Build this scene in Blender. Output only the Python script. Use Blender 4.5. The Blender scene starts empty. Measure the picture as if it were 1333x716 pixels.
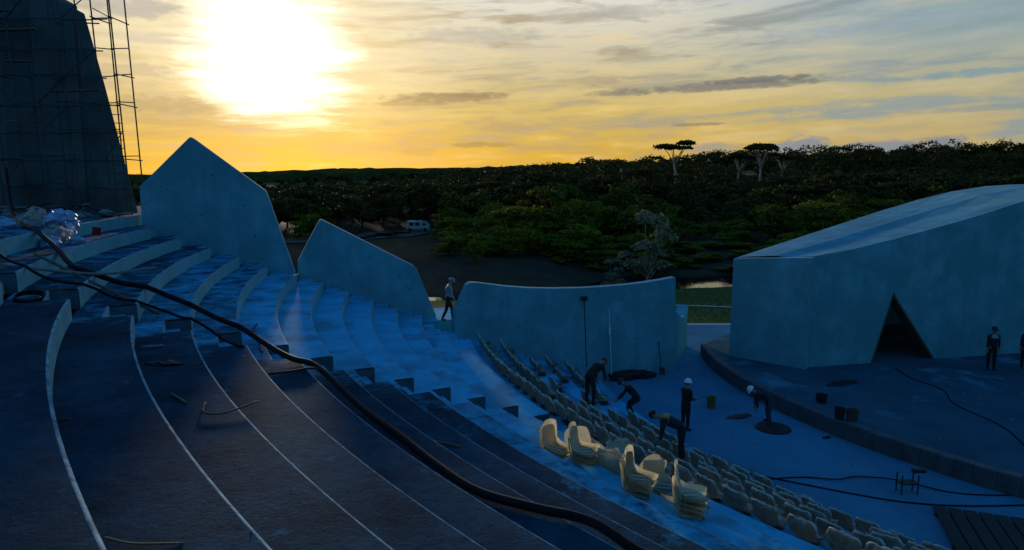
import bpy, bmesh, math, random
import numpy as np
from mathutils import Vector, Matrix
rnd = random.Random(7)
R_ = math.radians
sc = bpy.context.scene
C = sc.collection

# ------------------------------------------------------------------ camera
cam_d = bpy.data.cameras.new('camera'); cam = bpy.data.objects.new('camera', cam_d); C.objects.link(cam)
CAM = Vector((-27.5, -29.12, 9.225))
cam.location = CAM
cam.rotation_euler = (R_(90 - 8.08), 0, 0)
cam_d.sensor_width = 36.0
cam_d.lens = 36.0 * 870.0 / 1333.0
cam_d.clip_start = 0.1; cam_d.clip_end = 9000
sc.camera = cam

# ------------------------------------------------------------------ sky
SUN_AZ, SUN_EL = -17.0, 4.4            # degrees from +Y, left negative
GLOW_AZ, GLOW_EL = -19.2, 9.6          # bright cloud veil round the sun
w = bpy.data.worlds.new('World'); sc.world = w; w.use_nodes = True
NT = w.node_tree; NT.nodes.clear(); L = NT.links.new
def N(t, **k):
    n = NT.nodes.new(t)
    for a, b in k.items(): setattr(n, a, b)
    return n
def M(op, a, b=None, c=None, clamp=False):
    n = N('ShaderNodeMath', operation=op, use_clamp=clamp)
    for i, v in enumerate((a, b, c)):
        if v is None: continue
        if isinstance(v, (int, float)): n.inputs[i].default_value = v
        else: L(v, n.inputs[i])
    return n.outputs[0]
def sstep(v, lo, hi, a=0.0, b=1.0):
    n = N('ShaderNodeMapRange', interpolation_type='SMOOTHSTEP')
    L(v, n.inputs[0])
    for i, q in zip((1, 2, 3, 4), (lo, hi, a, b)): n.inputs[i].default_value = q
    return n.outputs[0]
def mixc(fac, a, b, mode='MIX'):
    n = N('ShaderNodeMix', data_type='RGBA', blend_type=mode)
    for s, v in ((0, fac), (6, a), (7, b)):
        if isinstance(v, (int, float)): n.inputs[s].default_value = v
        elif isinstance(v, tuple): n.inputs[s].default_value = (*v, 1)
        else: L(v, n.inputs[s])
    return n.outputs[2]
def ramp(v, stops):
    n = N('ShaderNodeValToRGB'); L(v, n.inputs[0]); cr = n.color_ramp
    while len(cr.elements) < len(stops): cr.elements.new(0.5)
    for e, (p, c) in zip(cr.elements, stops): e.position = p; e.color = (*c, 1)
    return n.outputs[0]
tc = N('ShaderNodeTexCoord'); sep = N('ShaderNodeSeparateXYZ'); L(tc.outputs['Generated'], sep.inputs[0])
dx, dy, dz = sep.outputs
az = M('MULTIPLY', M('ARCTAN2', dx, dy), 180 / math.pi)
el = M('MULTIPLY', M('ARCSINE', dz), 180 / math.pi)
def noise(vec, scale, detail=4, rough=0.55):
    n = N('ShaderNodeTexNoise'); L(vec, n.inputs['Vector'])
    n.inputs['Scale'].default_value = scale; n.inputs['Detail'].default_value = detail; n.inputs['Roughness'].default_value = rough
    return n.outputs[0]
def comb(x, y, z=0.0):
    n = N('ShaderNodeCombineXYZ')
    for i, v in enumerate((x, y, z)):
        if isinstance(v, (int, float)): n.inputs[i].default_value = v
        else: L(v, n.inputs[i])
    return n.outputs[0]
def dirvec(a, e):
    a, e = R_(a), R_(e); return (math.sin(a) * math.cos(e), math.cos(a) * math.cos(e), math.sin(e))
gv = dirvec(GLOW_AZ, GLOW_EL)
dot = M('ADD', M('ADD', M('MULTIPLY', dx, gv[0]), M('MULTIPLY', dy, gv[1])), M('MULTIPLY', dz, gv[2]))
ang = M('MULTIPLY', M('ARCCOSINE', M('MINIMUM', dot, 0.999999)), 180 / math.pi)
el_n = M('DIVIDE', M('MAXIMUM', el, 0.0), 90.0)
def P(e): return e / 90.0
near = ramp(el_n, [(0, (.60, .33, .018)), (P(2.5), (.58, .35, .035)), (P(6), (.60, .44, .13)), (P(10), (.60, .53, .36)), (P(15), (.76, .75, .68)), (P(24), (.07, .23, .40)), (P(45), (.008, .155, .45)), (1, (.004, .105, .38))])
far = ramp(el_n, [(0, (.50, .33, .16)), (P(2.5), (.49, .36, .15)), (P(6), (.46, .39, .20)), (P(10), (.27, .36, .37)), (P(15), (.15, .30, .39)), (P(24), (.05, .20, .36)), (P(45), (.008, .155, .44)), (1, (.004, .105, .38))])
anti = ramp(el_n, [(0, (.008, .17, .28)), (P(8), (.008, .18, .33)), (P(25), (.007, .18, .41)), (P(50), (.005, .14, .42)), (1, (.004, .105, .38))])
base = mixc(sstep(ang, 25, 56), near, far)
base = mixc(sstep(ang, 62, 105), base, anti)
# high thin streaks of cloud
sv = comb(M('MULTIPLY', az, 0.045), M('SUBTRACT', M('MULTIPLY', el, 0.42), M('MULTIPLY', az, 0.012)))
wv = noise(comb(M('MULTIPLY', az, 0.05), M('MULTIPLY', el, 0.16), 3.1), 1.6, 3)
sv2 = comb(M('ADD', M('MULTIPLY', az, 0.06), M('MULTIPLY', wv, 0.9)), M('ADD', M('SUBTRACT', M('MULTIPLY', el, 0.40), M('MULTIPLY', az, 0.010)), M('MULTIPLY', wv, 0.55)), 7.7)
st1 = noise(sv2, 1.7, 7, 0.6)
st2 = noise(sv, 4.5, 5, 0.6)
low = sstep(el, 24, 42, 1.0, 0.0)
st_d = M('MULTIPLY', sstep(st1, 0.47, 0.66), low)
st_b = M('MULTIPLY', sstep(st1, 0.50, 0.30), low)
grey = mixc(sstep(ang, 16, 48), (.40, .29, .13), (.22, .29, .32))
sky = mixc(M('MULTIPLY', st_d, 0.85), base, grey)
sky = mixc(M('MULTIPLY', st_b, 0.40), sky, mixc(sstep(ang, 25, 60), (.86, .62, .24), (.56, .50, .36)))
sky = mixc(M('MULTIPLY', sstep(st2, 0.50, 0.72), M('MULTIPLY', low, 0.45)), sky, (.34, .34, .32))
# blown-out veil round the sun
rag = M('ADD', M('MULTIPLY', M('SUBTRACT', st1, 0.5), 9.0), M('MULTIPLY', M('SUBTRACT', st2, 0.5), 5.0))
ange = M('ADD', ang, rag)
halo = M('MULTIPLY', sstep(ange, 19, 5), sstep(el, 3.0, 9.0))
sky = mixc(M('MULTIPLY', halo, 0.62), sky, (1.0, .82, .46))
core = M('MULTIPLY', sstep(ange, 7.5, 3.0), sstep(el, 2.6, 5.6))
# separate clouds: azimuth, elevation, half width, half height, slope, colour, strength
clouds = [(-9.5, 1.7, 4.5, .8, 0, (.50, .34, .10), .7), (-14, 1.0, 4, .3, 0, (.52, .33, .07), .6), (17.0, 7.35, 9.5, .42, .018, (.17, .16, .15), .85), (19.6, 7.75, 5.0, .30, .03, (.13, .13, .14), .8), (9.0, 7.05, 3.2, .30, .02, (.20, .18, .14), .7),
          (-5.6, 6.75, 5.4, .50, .05, (.26, .19, .09), .85), (-2.6, 7.0, 2.8, .25, .04, (.22, .17, .10), .6), (-2.5, 2.95, 3.2, .28, .0, (.30, .19, .06), .8),
          (-8.5, 6.2, 4.5, .22, .03, (.34, .24, .09), .6),
          (15.0, 4.45, 2.6, .17, .0, (.24, .19, .13), .75), (11.5, 9.6, 2.0, .25, -.02, (.42, .38, .30), .5),
          (23.2, 2.7, 2.0, .75, .10, (.20, .24, .29), .95), (21.3, 2.35, 2.0, .50, .0, (.22, .25, .29), .9), (29.5, 2.45, 4.6, .60, -.01, (.20, .24, .29), .95), (32.4, 2.75, 1.5, .50, .0, (.19, .23, .28), .9), (26.5, 2.3, 1.8, .45, .0, (.21, .25, .29), .9),
          (16.4, 2.5, 2.6, .55, .0, (.30, .28, .24), .8), (-8.0, 2.3, 2.0, .35, .0, (.36, .24, .07), .6),
          (-27.0, 5.5, 5.5, .8, .03, (.34, .27, .14), .7), (-28.5, 7.9, 4.0, .55, .0, (.46, .38, .24), .6), (-29, 12.2, 5.0, 1.0, -.06, (.38, .37, .36), .7), (-27, 10.2, 4.0, .5, .0, (.55, .50, .42), .5), (-25, 4.3, 6.0, .4, .0, (.40, .28, .10), .6),
          (34.0, 7.3, 6.0, .34, .05, (.16, .28, .34), .75), (35.0, 4.9, 5.0, .26, .05, (.22, .28, .28), .7), (28.0, 11.0, 9.0, .55, .06, (.28, .36, .42), .6), (8.0, 13.2, 7.0, .7, .02, (.44, .42, .38), .6), (-3.0, 11.6, 6.0, .8, .02, (.42, .39, .33), .5)]
pn = comb(M('MULTIPLY', az, 0.9), M('MULTIPLY', el, 2.2), 1.3)
cn = noise(pn, 0.9, 6, 0.62)
cn1 = M('MULTIPLY', M('SUBTRACT', cn, 0.5), 2.6)
elr = M('SUBTRACT', el, M('MULTIPLY', az, .02)); aev = comb(az, elr)
for a0, e0, wa, wb, sl, col, k in clouds:
    v1 = N('ShaderNodeVectorMath', operation='MULTIPLY_ADD'); L(aev, v1.inputs[0])
    v1.inputs[1].default_value = (1 / wa, 1 / wb, 0); v1.inputs[2].default_value = (-a0 / wa, -(e0 - .02 * a0) / wb, 0)
    v2 = N('ShaderNodeVectorMath', operation='DOT_PRODUCT'); L(v1.outputs[0], v2.inputs[0]); L(v1.outputs[0], v2.inputs[1])
    sky = mixc(sstep(M('ADD', v2.outputs['Value'], cn1), 1.1, .1, 0.0, k), sky, col)
sky = mixc(core, sky, (1.5, 1.38, 1.08))
# below the horizon the sky vector only meets ground far away
sky = mixc(sstep(el, 0.0, -4.0), sky, (.02, .025, .02))
nish = N('ShaderNodeTexSky', sky_type='NISHITA', sun_disc=False, sun_elevation=R_(SUN_EL), sun_rotation=R_(SUN_AZ), altitude=50)
bg1 = N('ShaderNodeBackground'); L(sky, bg1.inputs[0]); bg1.inputs[1].default_value = 1.0
bg2 = N('ShaderNodeBackground'); L(nish.outputs[0], bg2.inputs[0]); bg2.inputs[1].default_value = 0.01
add = N('ShaderNodeAddShader'); L(bg1.outputs[0], add.inputs[0]); L(bg2.outputs[0], add.inputs[1])
wo = N('ShaderNodeOutputWorld'); L(add.outputs[0], wo.inputs[0])

# ------------------------------------------------------------------ sun
sd = bpy.data.lights.new('sun', 'SUN'); sun = bpy.data.objects.new('sun', sd); C.objects.link(sun)
sd.energy = 3.6; sd.angle = R_(3.0); sd.color = (1.0, .84, .60)   # veiled by thin cloud
sun.rotation_euler = Vector(dirvec(SUN_AZ, SUN_EL)).to_track_quat('Z', 'Y').to_euler()
sun.location = (-60, 60, 40)

sc.view_settings.view_transform = 'Standard'; sc.view_settings.look = 'None'
sc.view_settings.exposure = 0.0; sc.view_settings.gamma = 1.0
sc.cycles.use_denoising = True
sc.cycles.max_bounces = 6; sc.cycles.transparent_max_bounces = 10; sc.cycles.diffuse_bounces = 3
sc.cycles.sample_clamp_indirect = 4.0

# ------------------------------------------------------------------ materials
MATS = {}
def mat(name, col, rough=0.8, var=0.0, vscale=3.0, bump=0.0, bscale=20.0, col2=None, metal=0.0, spec=0.3, speck=None, trans=0.0, island=0.0, patch=None):
    """Procedural principled material: two-octave colour variation, specks, bump."""
    m = bpy.data.materials.new(name); m.use_nodes = True; nt = m.node_tree; MATS[name] = m
    bs = nt.nodes['Principled BSDF']; lk = nt.links.new
    bs.inputs['Roughness'].default_value = rough; bs.inputs['Metallic'].default_value = metal
    bs.inputs['Specular IOR Level'].default_value = spec
    tcn = nt.nodes.new('ShaderNodeTexCoord'); geo = nt.nodes.new('ShaderNodeNewGeometry')
    pos = geo.outputs['Position'] if vscale > 0 else tcn.outputs['Object']
    vscale = abs(vscale)
    def nz(scale, detail=5, rgh=.6):
        n = nt.nodes.new('ShaderNodeTexNoise'); lk(pos, n.inputs['Vector']); n.inputs['Scale'].default_value = scale
        n.inputs['Detail'].default_value = detail; n.inputs['Roughness'].default_value = rgh; return n.outputs[0]
    def mr(v, a, b, c=0., d=1.):
        n = nt.nodes.new('ShaderNodeMapRange'); lk(v, n.inputs[0])
        for i, q in zip((1, 2, 3, 4), (a, b, c, d)): n.inputs[i].default_value = q
        return n.outputs[0]
    def mx(fac, a, b, mode='MIX'):
        n = nt.nodes.new('ShaderNodeMix'); n.data_type = 'RGBA'; n.blend_type = mode
        for s, v in ((0, fac), (6, a), (7, b)):
            if isinstance(v, (int, float)): n.inputs[s].default_value = v
            elif isinstance(v, tuple): n.inputs[s].default_value = (*v, 1)
            else: lk(v, n.inputs[s])
        return n.outputs[2]
    out = None
    c2 = col2 or tuple(x * (1 - var) for x in col)
    if var or col2:
        out = mx(mr(nz(vscale), .35, .65), col, c2)
        out = mx(mr(nz(vscale * 7.3, 4), .3, .8, 0, var * .8 + .05), out, tuple(x * .5 for x in col))
    if patch:
        out = mx(mr(nz(patch[1], 3), patch[2], patch[2] + .12, 0, patch[3] if len(patch) > 3 else .8), out if out else col, patch[0])
    if speck:
        out = mx(mr(nz(speck[1], 2), speck[2], speck[2] + .06), out if out else col, speck[0])
    if island:
        r = mr(geo.outputs['Random Per Island'], 0, 1, 1 - island, 1 + island)
        out = mx(1.0, out if out else col, (0, 0, 0), 'MIX') if False else out
        n = nt.nodes.new('ShaderNodeHueSaturation'); lk(r, n.inputs['Value'])
        if out: lk(out, n.inputs['Color'])
        else: n.inputs['Color'].default_value = (*col, 1)
        out = n.outputs[0]
    if out: lk(out, bs.inputs['Base Color'])
    else: bs.inputs['Base Color'].default_value = (*col, 1)
    if bump:
        b = nt.nodes.new('ShaderNodeBump'); b.inputs['Strength'].default_value = bump; b.inputs['Distance'].default_value = .02
        lk(nz(bscale, 6, .65), b.inputs['Height']); lk(b.outputs[0], bs.inputs['Normal'])
    if trans:
        tr = nt.nodes.new('ShaderNodeBsdfTranslucent'); ms = nt.nodes.new('ShaderNodeMixShader'); ms.inputs[0].default_value = trans
        if out: lk(out, tr.inputs[0])
        else: tr.inputs[0].default_value = (*col, 1)
        lk(bs.outputs[0], ms.inputs[1]); lk(tr.outputs[0], ms.inputs[2]); lk(ms.outputs[0], nt.nodes['Material Output'].inputs[0])
    return m
def tread_mat():
    m = mat('tread', (.06, .43, .65), .95, .28, 1.1, .32, 26, spec=.02, speck=((.25, .45, .54), 60, .64), patch=((.06, .21, .30), .55, .50, .75))
    nt = m.node_tree; lk = nt.links.new; bs = nt.nodes['Principled BSDF']; clean = bs.inputs['Base Color'].links[0].from_socket
    geo = nt.nodes.new('ShaderNodeNewGeometry')
    def nz(sc_, d=5, r_=.6):
        n = nt.nodes.new('ShaderNodeTexNoise'); n.inputs['Scale'].default_value = sc_; n.inputs['Detail'].default_value = d; n.inputs['Roughness'].default_value = r_; lk(geo.outputs['Position'], n.inputs['Vector']); return n.outputs[0]
    def mr(v, a, b, c=0., d=1.):
        n = nt.nodes.new('ShaderNodeMapRange'); lk(v, n.inputs[0])
        for k_, q in zip((1, 2, 3, 4), (a, b, c, d)): n.inputs[k_].default_value = q
        return n.outputs[0]
    def mx(fac, a, b):
        n = nt.nodes.new('ShaderNodeMix'); n.data_type = 'RGBA'
        for k_, v in ((0, fac), (6, a), (7, b)):
            if isinstance(v, tuple): n.inputs[k_].default_value = (*v, 1)
            else: lk(v, n.inputs[k_])
        return n.outputs[2]
    dirt = mx(mr(nz(.9, 6, .7), .35, .65), (.017, .068, .100), (.006, .026, .042))  # dusty tread colour with the dimness of the unlit steps painted in
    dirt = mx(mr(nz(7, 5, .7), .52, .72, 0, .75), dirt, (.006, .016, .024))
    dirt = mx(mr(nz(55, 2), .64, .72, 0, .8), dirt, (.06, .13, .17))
    at_ = nt.nodes.new('ShaderNodeAttribute'); at_.attribute_name = 'dirt'  # mask of dust and painted shade together
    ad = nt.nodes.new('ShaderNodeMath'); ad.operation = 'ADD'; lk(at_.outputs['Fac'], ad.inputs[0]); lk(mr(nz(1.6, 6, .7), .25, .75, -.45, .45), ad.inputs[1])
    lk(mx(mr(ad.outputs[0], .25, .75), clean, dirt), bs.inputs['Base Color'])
    bp = nt.nodes.new('ShaderNodeBump'); bp.inputs['Strength'].default_value = .55; bp.inputs['Distance'].default_value = .03; lk(nz(6.5, 8, .72), bp.inputs['Height']); lk(bs.inputs['Normal'].links[0].from_socket, bp.inputs['Normal']); lk(bp.outputs[0], bs.inputs['Normal'])
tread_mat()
mat('riser_shade', (.055, .12, .15), .9, .4, 4, .4, 20)  # darkened riser: recess shade painted on the notch end walls
mat('edge', (.25, .42, .51), .9, .5, 9, .4, 40, spec=.05, patch=((.07, .15, .20), 4.5, .50, .9))  # paler nosing strip: worn edge, and the light it catches painted in
mat('riser', (.13, .40, .47), .82, .22, 1.6, .3, 22)
def wall_mat():
    m = mat('render_wall', (.12, .37, .465), .95, .30, .9, .35, 14, spec=.05, patch=((.075, .25, .31), .5, .48, .8), speck=((.05, .15, .19), 5, .70))
    nt = m.node_tree; lk = nt.links.new; bs = nt.nodes['Principled BSDF']; c0 = bs.inputs['Base Color'].links[0].from_socket
    geo = nt.nodes.new('ShaderNodeNewGeometry'); mp = nt.nodes.new('ShaderNodeMapping'); mp.inputs['Scale'].default_value = (2.2, 2.2, .16); lk(geo.outputs['Position'], mp.inputs[0])
    n = nt.nodes.new('ShaderNodeTexNoise'); n.inputs['Scale'].default_value = 1.0; n.inputs['Detail'].default_value = 6; n.inputs['Roughness'].default_value = .65; lk(mp.outputs[0], n.inputs['Vector'])
    mr = nt.nodes.new('ShaderNodeMapRange'); lk(n.outputs[0], mr.inputs[0])
    for k_, q in zip((1, 2, 3, 4), (.48, .75, 0, .42)): mr.inputs[k_].default_value = q
    mx = nt.nodes.new('ShaderNodeMix'); mx.data_type = 'RGBA'; lk(mr.outputs[0], mx.inputs[0]); lk(c0, mx.inputs[6]); mx.inputs[7].default_value = (.06, .19, .235, 1); lk(mx.outputs[2], bs.inputs['Base Color'])
wall_mat()
mat('floor', (.07, .22, .33), .95, .28, .5, .4, 18, spec=.04, patch=((.07, .20, .28), .3, .5, .6), speck=((.2, .36, .45), 40, .7))
mat('stage', (.04, .11, .15), .95, .3, .6, .45, 14, spec=.04, patch=((.09, .24, .32), .5, .58, .7))
mat('kerb', (.085, .10, .115), .85, .45, 2.5, .6, 18)
mat('tower', (.085, .125, .135), .85, .4, .7, .4, 9, patch=((.035, .042, .044), .5, .5, .7))
mat('steel', (.05, .055, .06), .6, .4, 6, 0, metal=.2)
mat('rust', (.10, .065, .045), .8, .4, 5, .2, 30)
mat('timber', (.17, .13, .09), .8, .45, 4, .3, 30)
mat('dark_timber', (.035, .032, .03), .85, .4, 4, .3, 25)
mat('rubber', (.008, .009, .012), .75, .3, 8, spec=.15)
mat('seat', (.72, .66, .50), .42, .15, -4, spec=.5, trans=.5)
mat('seat_shade', (.36, .31, .22), .5, .2, -4, spec=.4, trans=.3)  # same plastic as the stacks, with the rows' shade mixed into the colour
mat('film_fold_highlight', (.80, .78, .68), .35, .15, 12, spec=.5, trans=.4)  # crumpled film added along the back tops, coloured pale as painted rim highlights
mat('bracket', (.10, .10, .10), .5, .3, 8, metal=.5)
mat('soil', (.12, .085, .055), .95, .4, .3, .6, 3)
mat('asphalt', (.10, .10, .10), .9, .3, 1)
mat('paving', (.42, .42, .42), .85, .2, 1.5, .3, 12)
mat('bark', (.10, .085, .07), .9, .4, 2, .4, 8)
mat('pale_bark', (.42, .40, .36), .85, .4, 2, .3, 8)
mat('leaf_dark', (.060, .062, .014), .7, .35, .25, trans=.12, island=.5, spec=.03)
mat('leaf_mid', (.105, .11, .014), .7, .35, .25, trans=.2, island=.5, spec=.03)
mat('leaf_bright', (.19, .19, .016), .65, .3, .3, trans=.35, island=.5, spec=.03)
mat('leaf_grey', (.26, .26, .16), .7, .3, .4, trans=.25, island=.5, spec=.03)
mat('canopy_far', (.07, .07, .018), 1.0, .5, .12, .6, 1.2, spec=0.0)
mat('grassblade', (.055, .12, .018), .7, .35, .5, trans=.3, island=.45)
mat('skin', (.26, .15, .10), .6, .1, 9)
mat('navy', (.022, .026, .040), .9, .35, 9, .3, 40)
mat('charcoal', (.020, .020, .022), .9, .35, 9, .3, 40)
mat('greyshirt', (.25, .30, .34), .9, .25, 9, .3, 40)
mat('denim', (.04, .05, .08), .9, .3, 9, .3, 40)
mat('boot', (.03, .022, .018), .7, .3, 9)
mat('white_plastic', (.72, .74, .76), .4, .1, 5, spec=.5)
mat('bluecap', (.14, .24, .32), .7, .2, 8)
mat('orange', (.55, .24, .03), .7, .2, 8)
mat('yellow_plastic', (.18, .12, .02), .5, .3, 8)
mat('black_plastic', (.02, .02, .022), .5, .3, 8)
mat('hair', (.012, .010, .009), .6, .2, 20)
mat('van_white', (.30, .40, .46), .4, .15, 2)
mat('glass', (.02, .03, .04), .08, .1, 2, spec=.6)
mat('tarp', (.012, .013, .015), .6, .4, 4, .4, 10)
mat('sack', (.22, .38, .62), .5, .25, 6, .4, 12)
mat('redpaper', (.35, .03, .03), .6, .2, 8)
mat('stone', (.20, .22, .24), .9, .4, 8)

def film_mat():
    m = bpy.data.materials.new('film'); m.use_nodes = True; nt = m.node_tree; nt.nodes.clear(); lk = nt.links.new; MATS['film'] = m
    o = nt.nodes.new('ShaderNodeOutputMaterial')
    tp = nt.nodes.new('ShaderNodeBsdfTransparent'); tp.inputs[0].default_value = (.92, .92, .9, 1)
    tl = nt.nodes.new('ShaderNodeBsdfTranslucent'); tl.inputs[0].default_value = (.62, .60, .50, 1)
    df = nt.nodes.new('ShaderNodeBsdfDiffuse'); df.inputs[0].default_value = (.5, .56, .58, 1)
    gl = nt.nodes.new('ShaderNodeBsdfGlossy'); gl.inputs['Roughness'].default_value = .22
    m1 = nt.nodes.new('ShaderNodeMixShader'); m1.inputs[0].default_value = .5; lk(tl.outputs[0], m1.inputs[1]); lk(df.outputs[0], m1.inputs[2])
    m2 = nt.nodes.new('ShaderNodeMixShader'); m2.inputs[0].default_value = .12; lk(m1.outputs[0], m2.inputs[1]); lk(gl.outputs[0], m2.inputs[2])
    geo = nt.nodes.new('ShaderNodeNewGeometry'); nz = nt.nodes.new('ShaderNodeTexNoise'); nz.inputs['Scale'].default_value = 9; nz.inputs['Detail'].default_value = 3
    lk(geo.outputs['Position'], nz.inputs['Vector'])
    mr = nt.nodes.new('ShaderNodeMapRange'); lk(nz.outputs[0], mr.inputs[0])
    for i, q in zip((1, 2, 3, 4), (.40, .66, .04, .6)): mr.inputs[i].default_value = q
    bp = nt.nodes.new('ShaderNodeBump'); bp.inputs['Strength'].default_value = .6; bp.inputs['Distance'].default_value = .02; lk(nz.outputs[0], bp.inputs['Height'])
    for s in (tl, df, gl): lk(bp.outputs[0], s.inputs['Normal'])
    m3 = nt.nodes.new('ShaderNodeMixShader'); lk(mr.outputs[0], m3.inputs[0]); lk(tp.outputs[0], m3.inputs[1]); lk(m2.outputs[0], m3.inputs[2])
    lk(m3.outputs[0], o.inputs[0])
film_mat()

def water_mat():
    m = mat('water', (.008, .012, .014), .04, spec=.5)
    nt = m.node_tree; bs = nt.nodes['Principled BSDF']; bs.inputs['IOR'].default_value = 1.33
    geo = nt.nodes.new('ShaderNodeNewGeometry'); mp = nt.nodes.new('ShaderNodeMapping'); mp.inputs['Scale'].default_value = (.5, 1.6, 1)
    n = nt.nodes.new('ShaderNodeTexNoise'); n.inputs['Scale'].default_value = 1.3; n.inputs['Detail'].default_value = 4
    b = nt.nodes.new('ShaderNodeBump'); b.inputs['Strength'].default_value = .08; b.inputs['Distance'].default_value = .05
    nt.links.new(geo.outputs['Position'], mp.inputs[0]); nt.links.new(mp.outputs[0], n.inputs['Vector']); nt.links.new(n.outputs[0], b.inputs['Height']); nt.links.new(b.outputs[0], bs.inputs['Normal'])
water_mat()

def ground_mat():
    m = bpy.data.materials.new('ground'); m.use_nodes = True; nt = m.node_tree; bs = nt.nodes['Principled BSDF']; lk = nt.links.new; MATS['ground'] = m
    bs.inputs['Roughness'].default_value = .95; bs.inputs['Specular IOR Level'].default_value = .1
    geo = nt.nodes.new('ShaderNodeNewGeometry'); sp = nt.nodes.new('ShaderNodeSeparateXYZ'); lk(geo.outputs['Position'], sp.inputs[0])
    def nz(s, d=5):
        n = nt.nodes.new('ShaderNodeTexNoise'); n.inputs['Scale'].default_value = s; n.inputs['Detail'].default_value = d; lk(geo.outputs['Position'], n.inputs['Vector']); return n.outputs[0]
    def mth(op, a, b):
        n = nt.nodes.new('ShaderNodeMath'); n.operation = op
        for i, v in enumerate((a, b)):
            if isinstance(v, (int, float)): n.inputs[i].default_value = v
            else: lk(v, n.inputs[i])
        return n.outputs[0]
    def mr(v, a, b, c=0., d=1.):
        n = nt.nodes.new('ShaderNodeMapRange'); lk(v, n.inputs[0])
        for i, q in zip((1, 2, 3, 4), (a, b, c, d)): n.inputs[i].default_value = q
        return n.outputs[0]
    def mx(fac, a, b):
        n = nt.nodes.new('ShaderNodeMix'); n.data_type = 'RGBA'
        for s, v in ((0, fac), (6, a), (7, b)):
            if isinstance(v, (int, float)): n.inputs[s].default_value = v
            elif isinstance(v, tuple): n.inputs[s].default_value = (*v, 1)
            else: lk(v, n.inputs[s])
        return n.outputs[2]
    yy = mth('ADD', sp.outputs[1], mth('MULTIPLY', mth('SUBTRACT', nz(.12), .5), 7.0))
    yy = mth('ADD', yy, mth('MULTIPLY', mth('MAXIMUM', mth('SUBTRACT', -17.0, sp.outputs[0]), 0.0), 0.85))
    lawn = mx(mr(nz(.9), .35, .65), (.045, .10, .016), (.07, .08, .025))
    scrub = mx(mr(nz(.25), .35, .65), (.024, .023, .009), (.036, .026, .013))
    dirt = mx(mr(nz(.5), .3, .7), (.07, .042, .026), (.034, .022, .014))
    c = mx(mr(yy, 40, 42), lawn, dirt)
    c = mx(mr(yy, 58, 63), c, scrub)
    lk(c, bs.inputs['Base Color'])
    b = nt.nodes.new('ShaderNodeBump'); b.inputs['Strength'].default_value = .8; b.inputs['Distance'].default_value = .15; lk(nz(2.5, 6), b.inputs['Height']); lk(b.outputs[0], bs.inputs['Normal'])
ground_mat()

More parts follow.
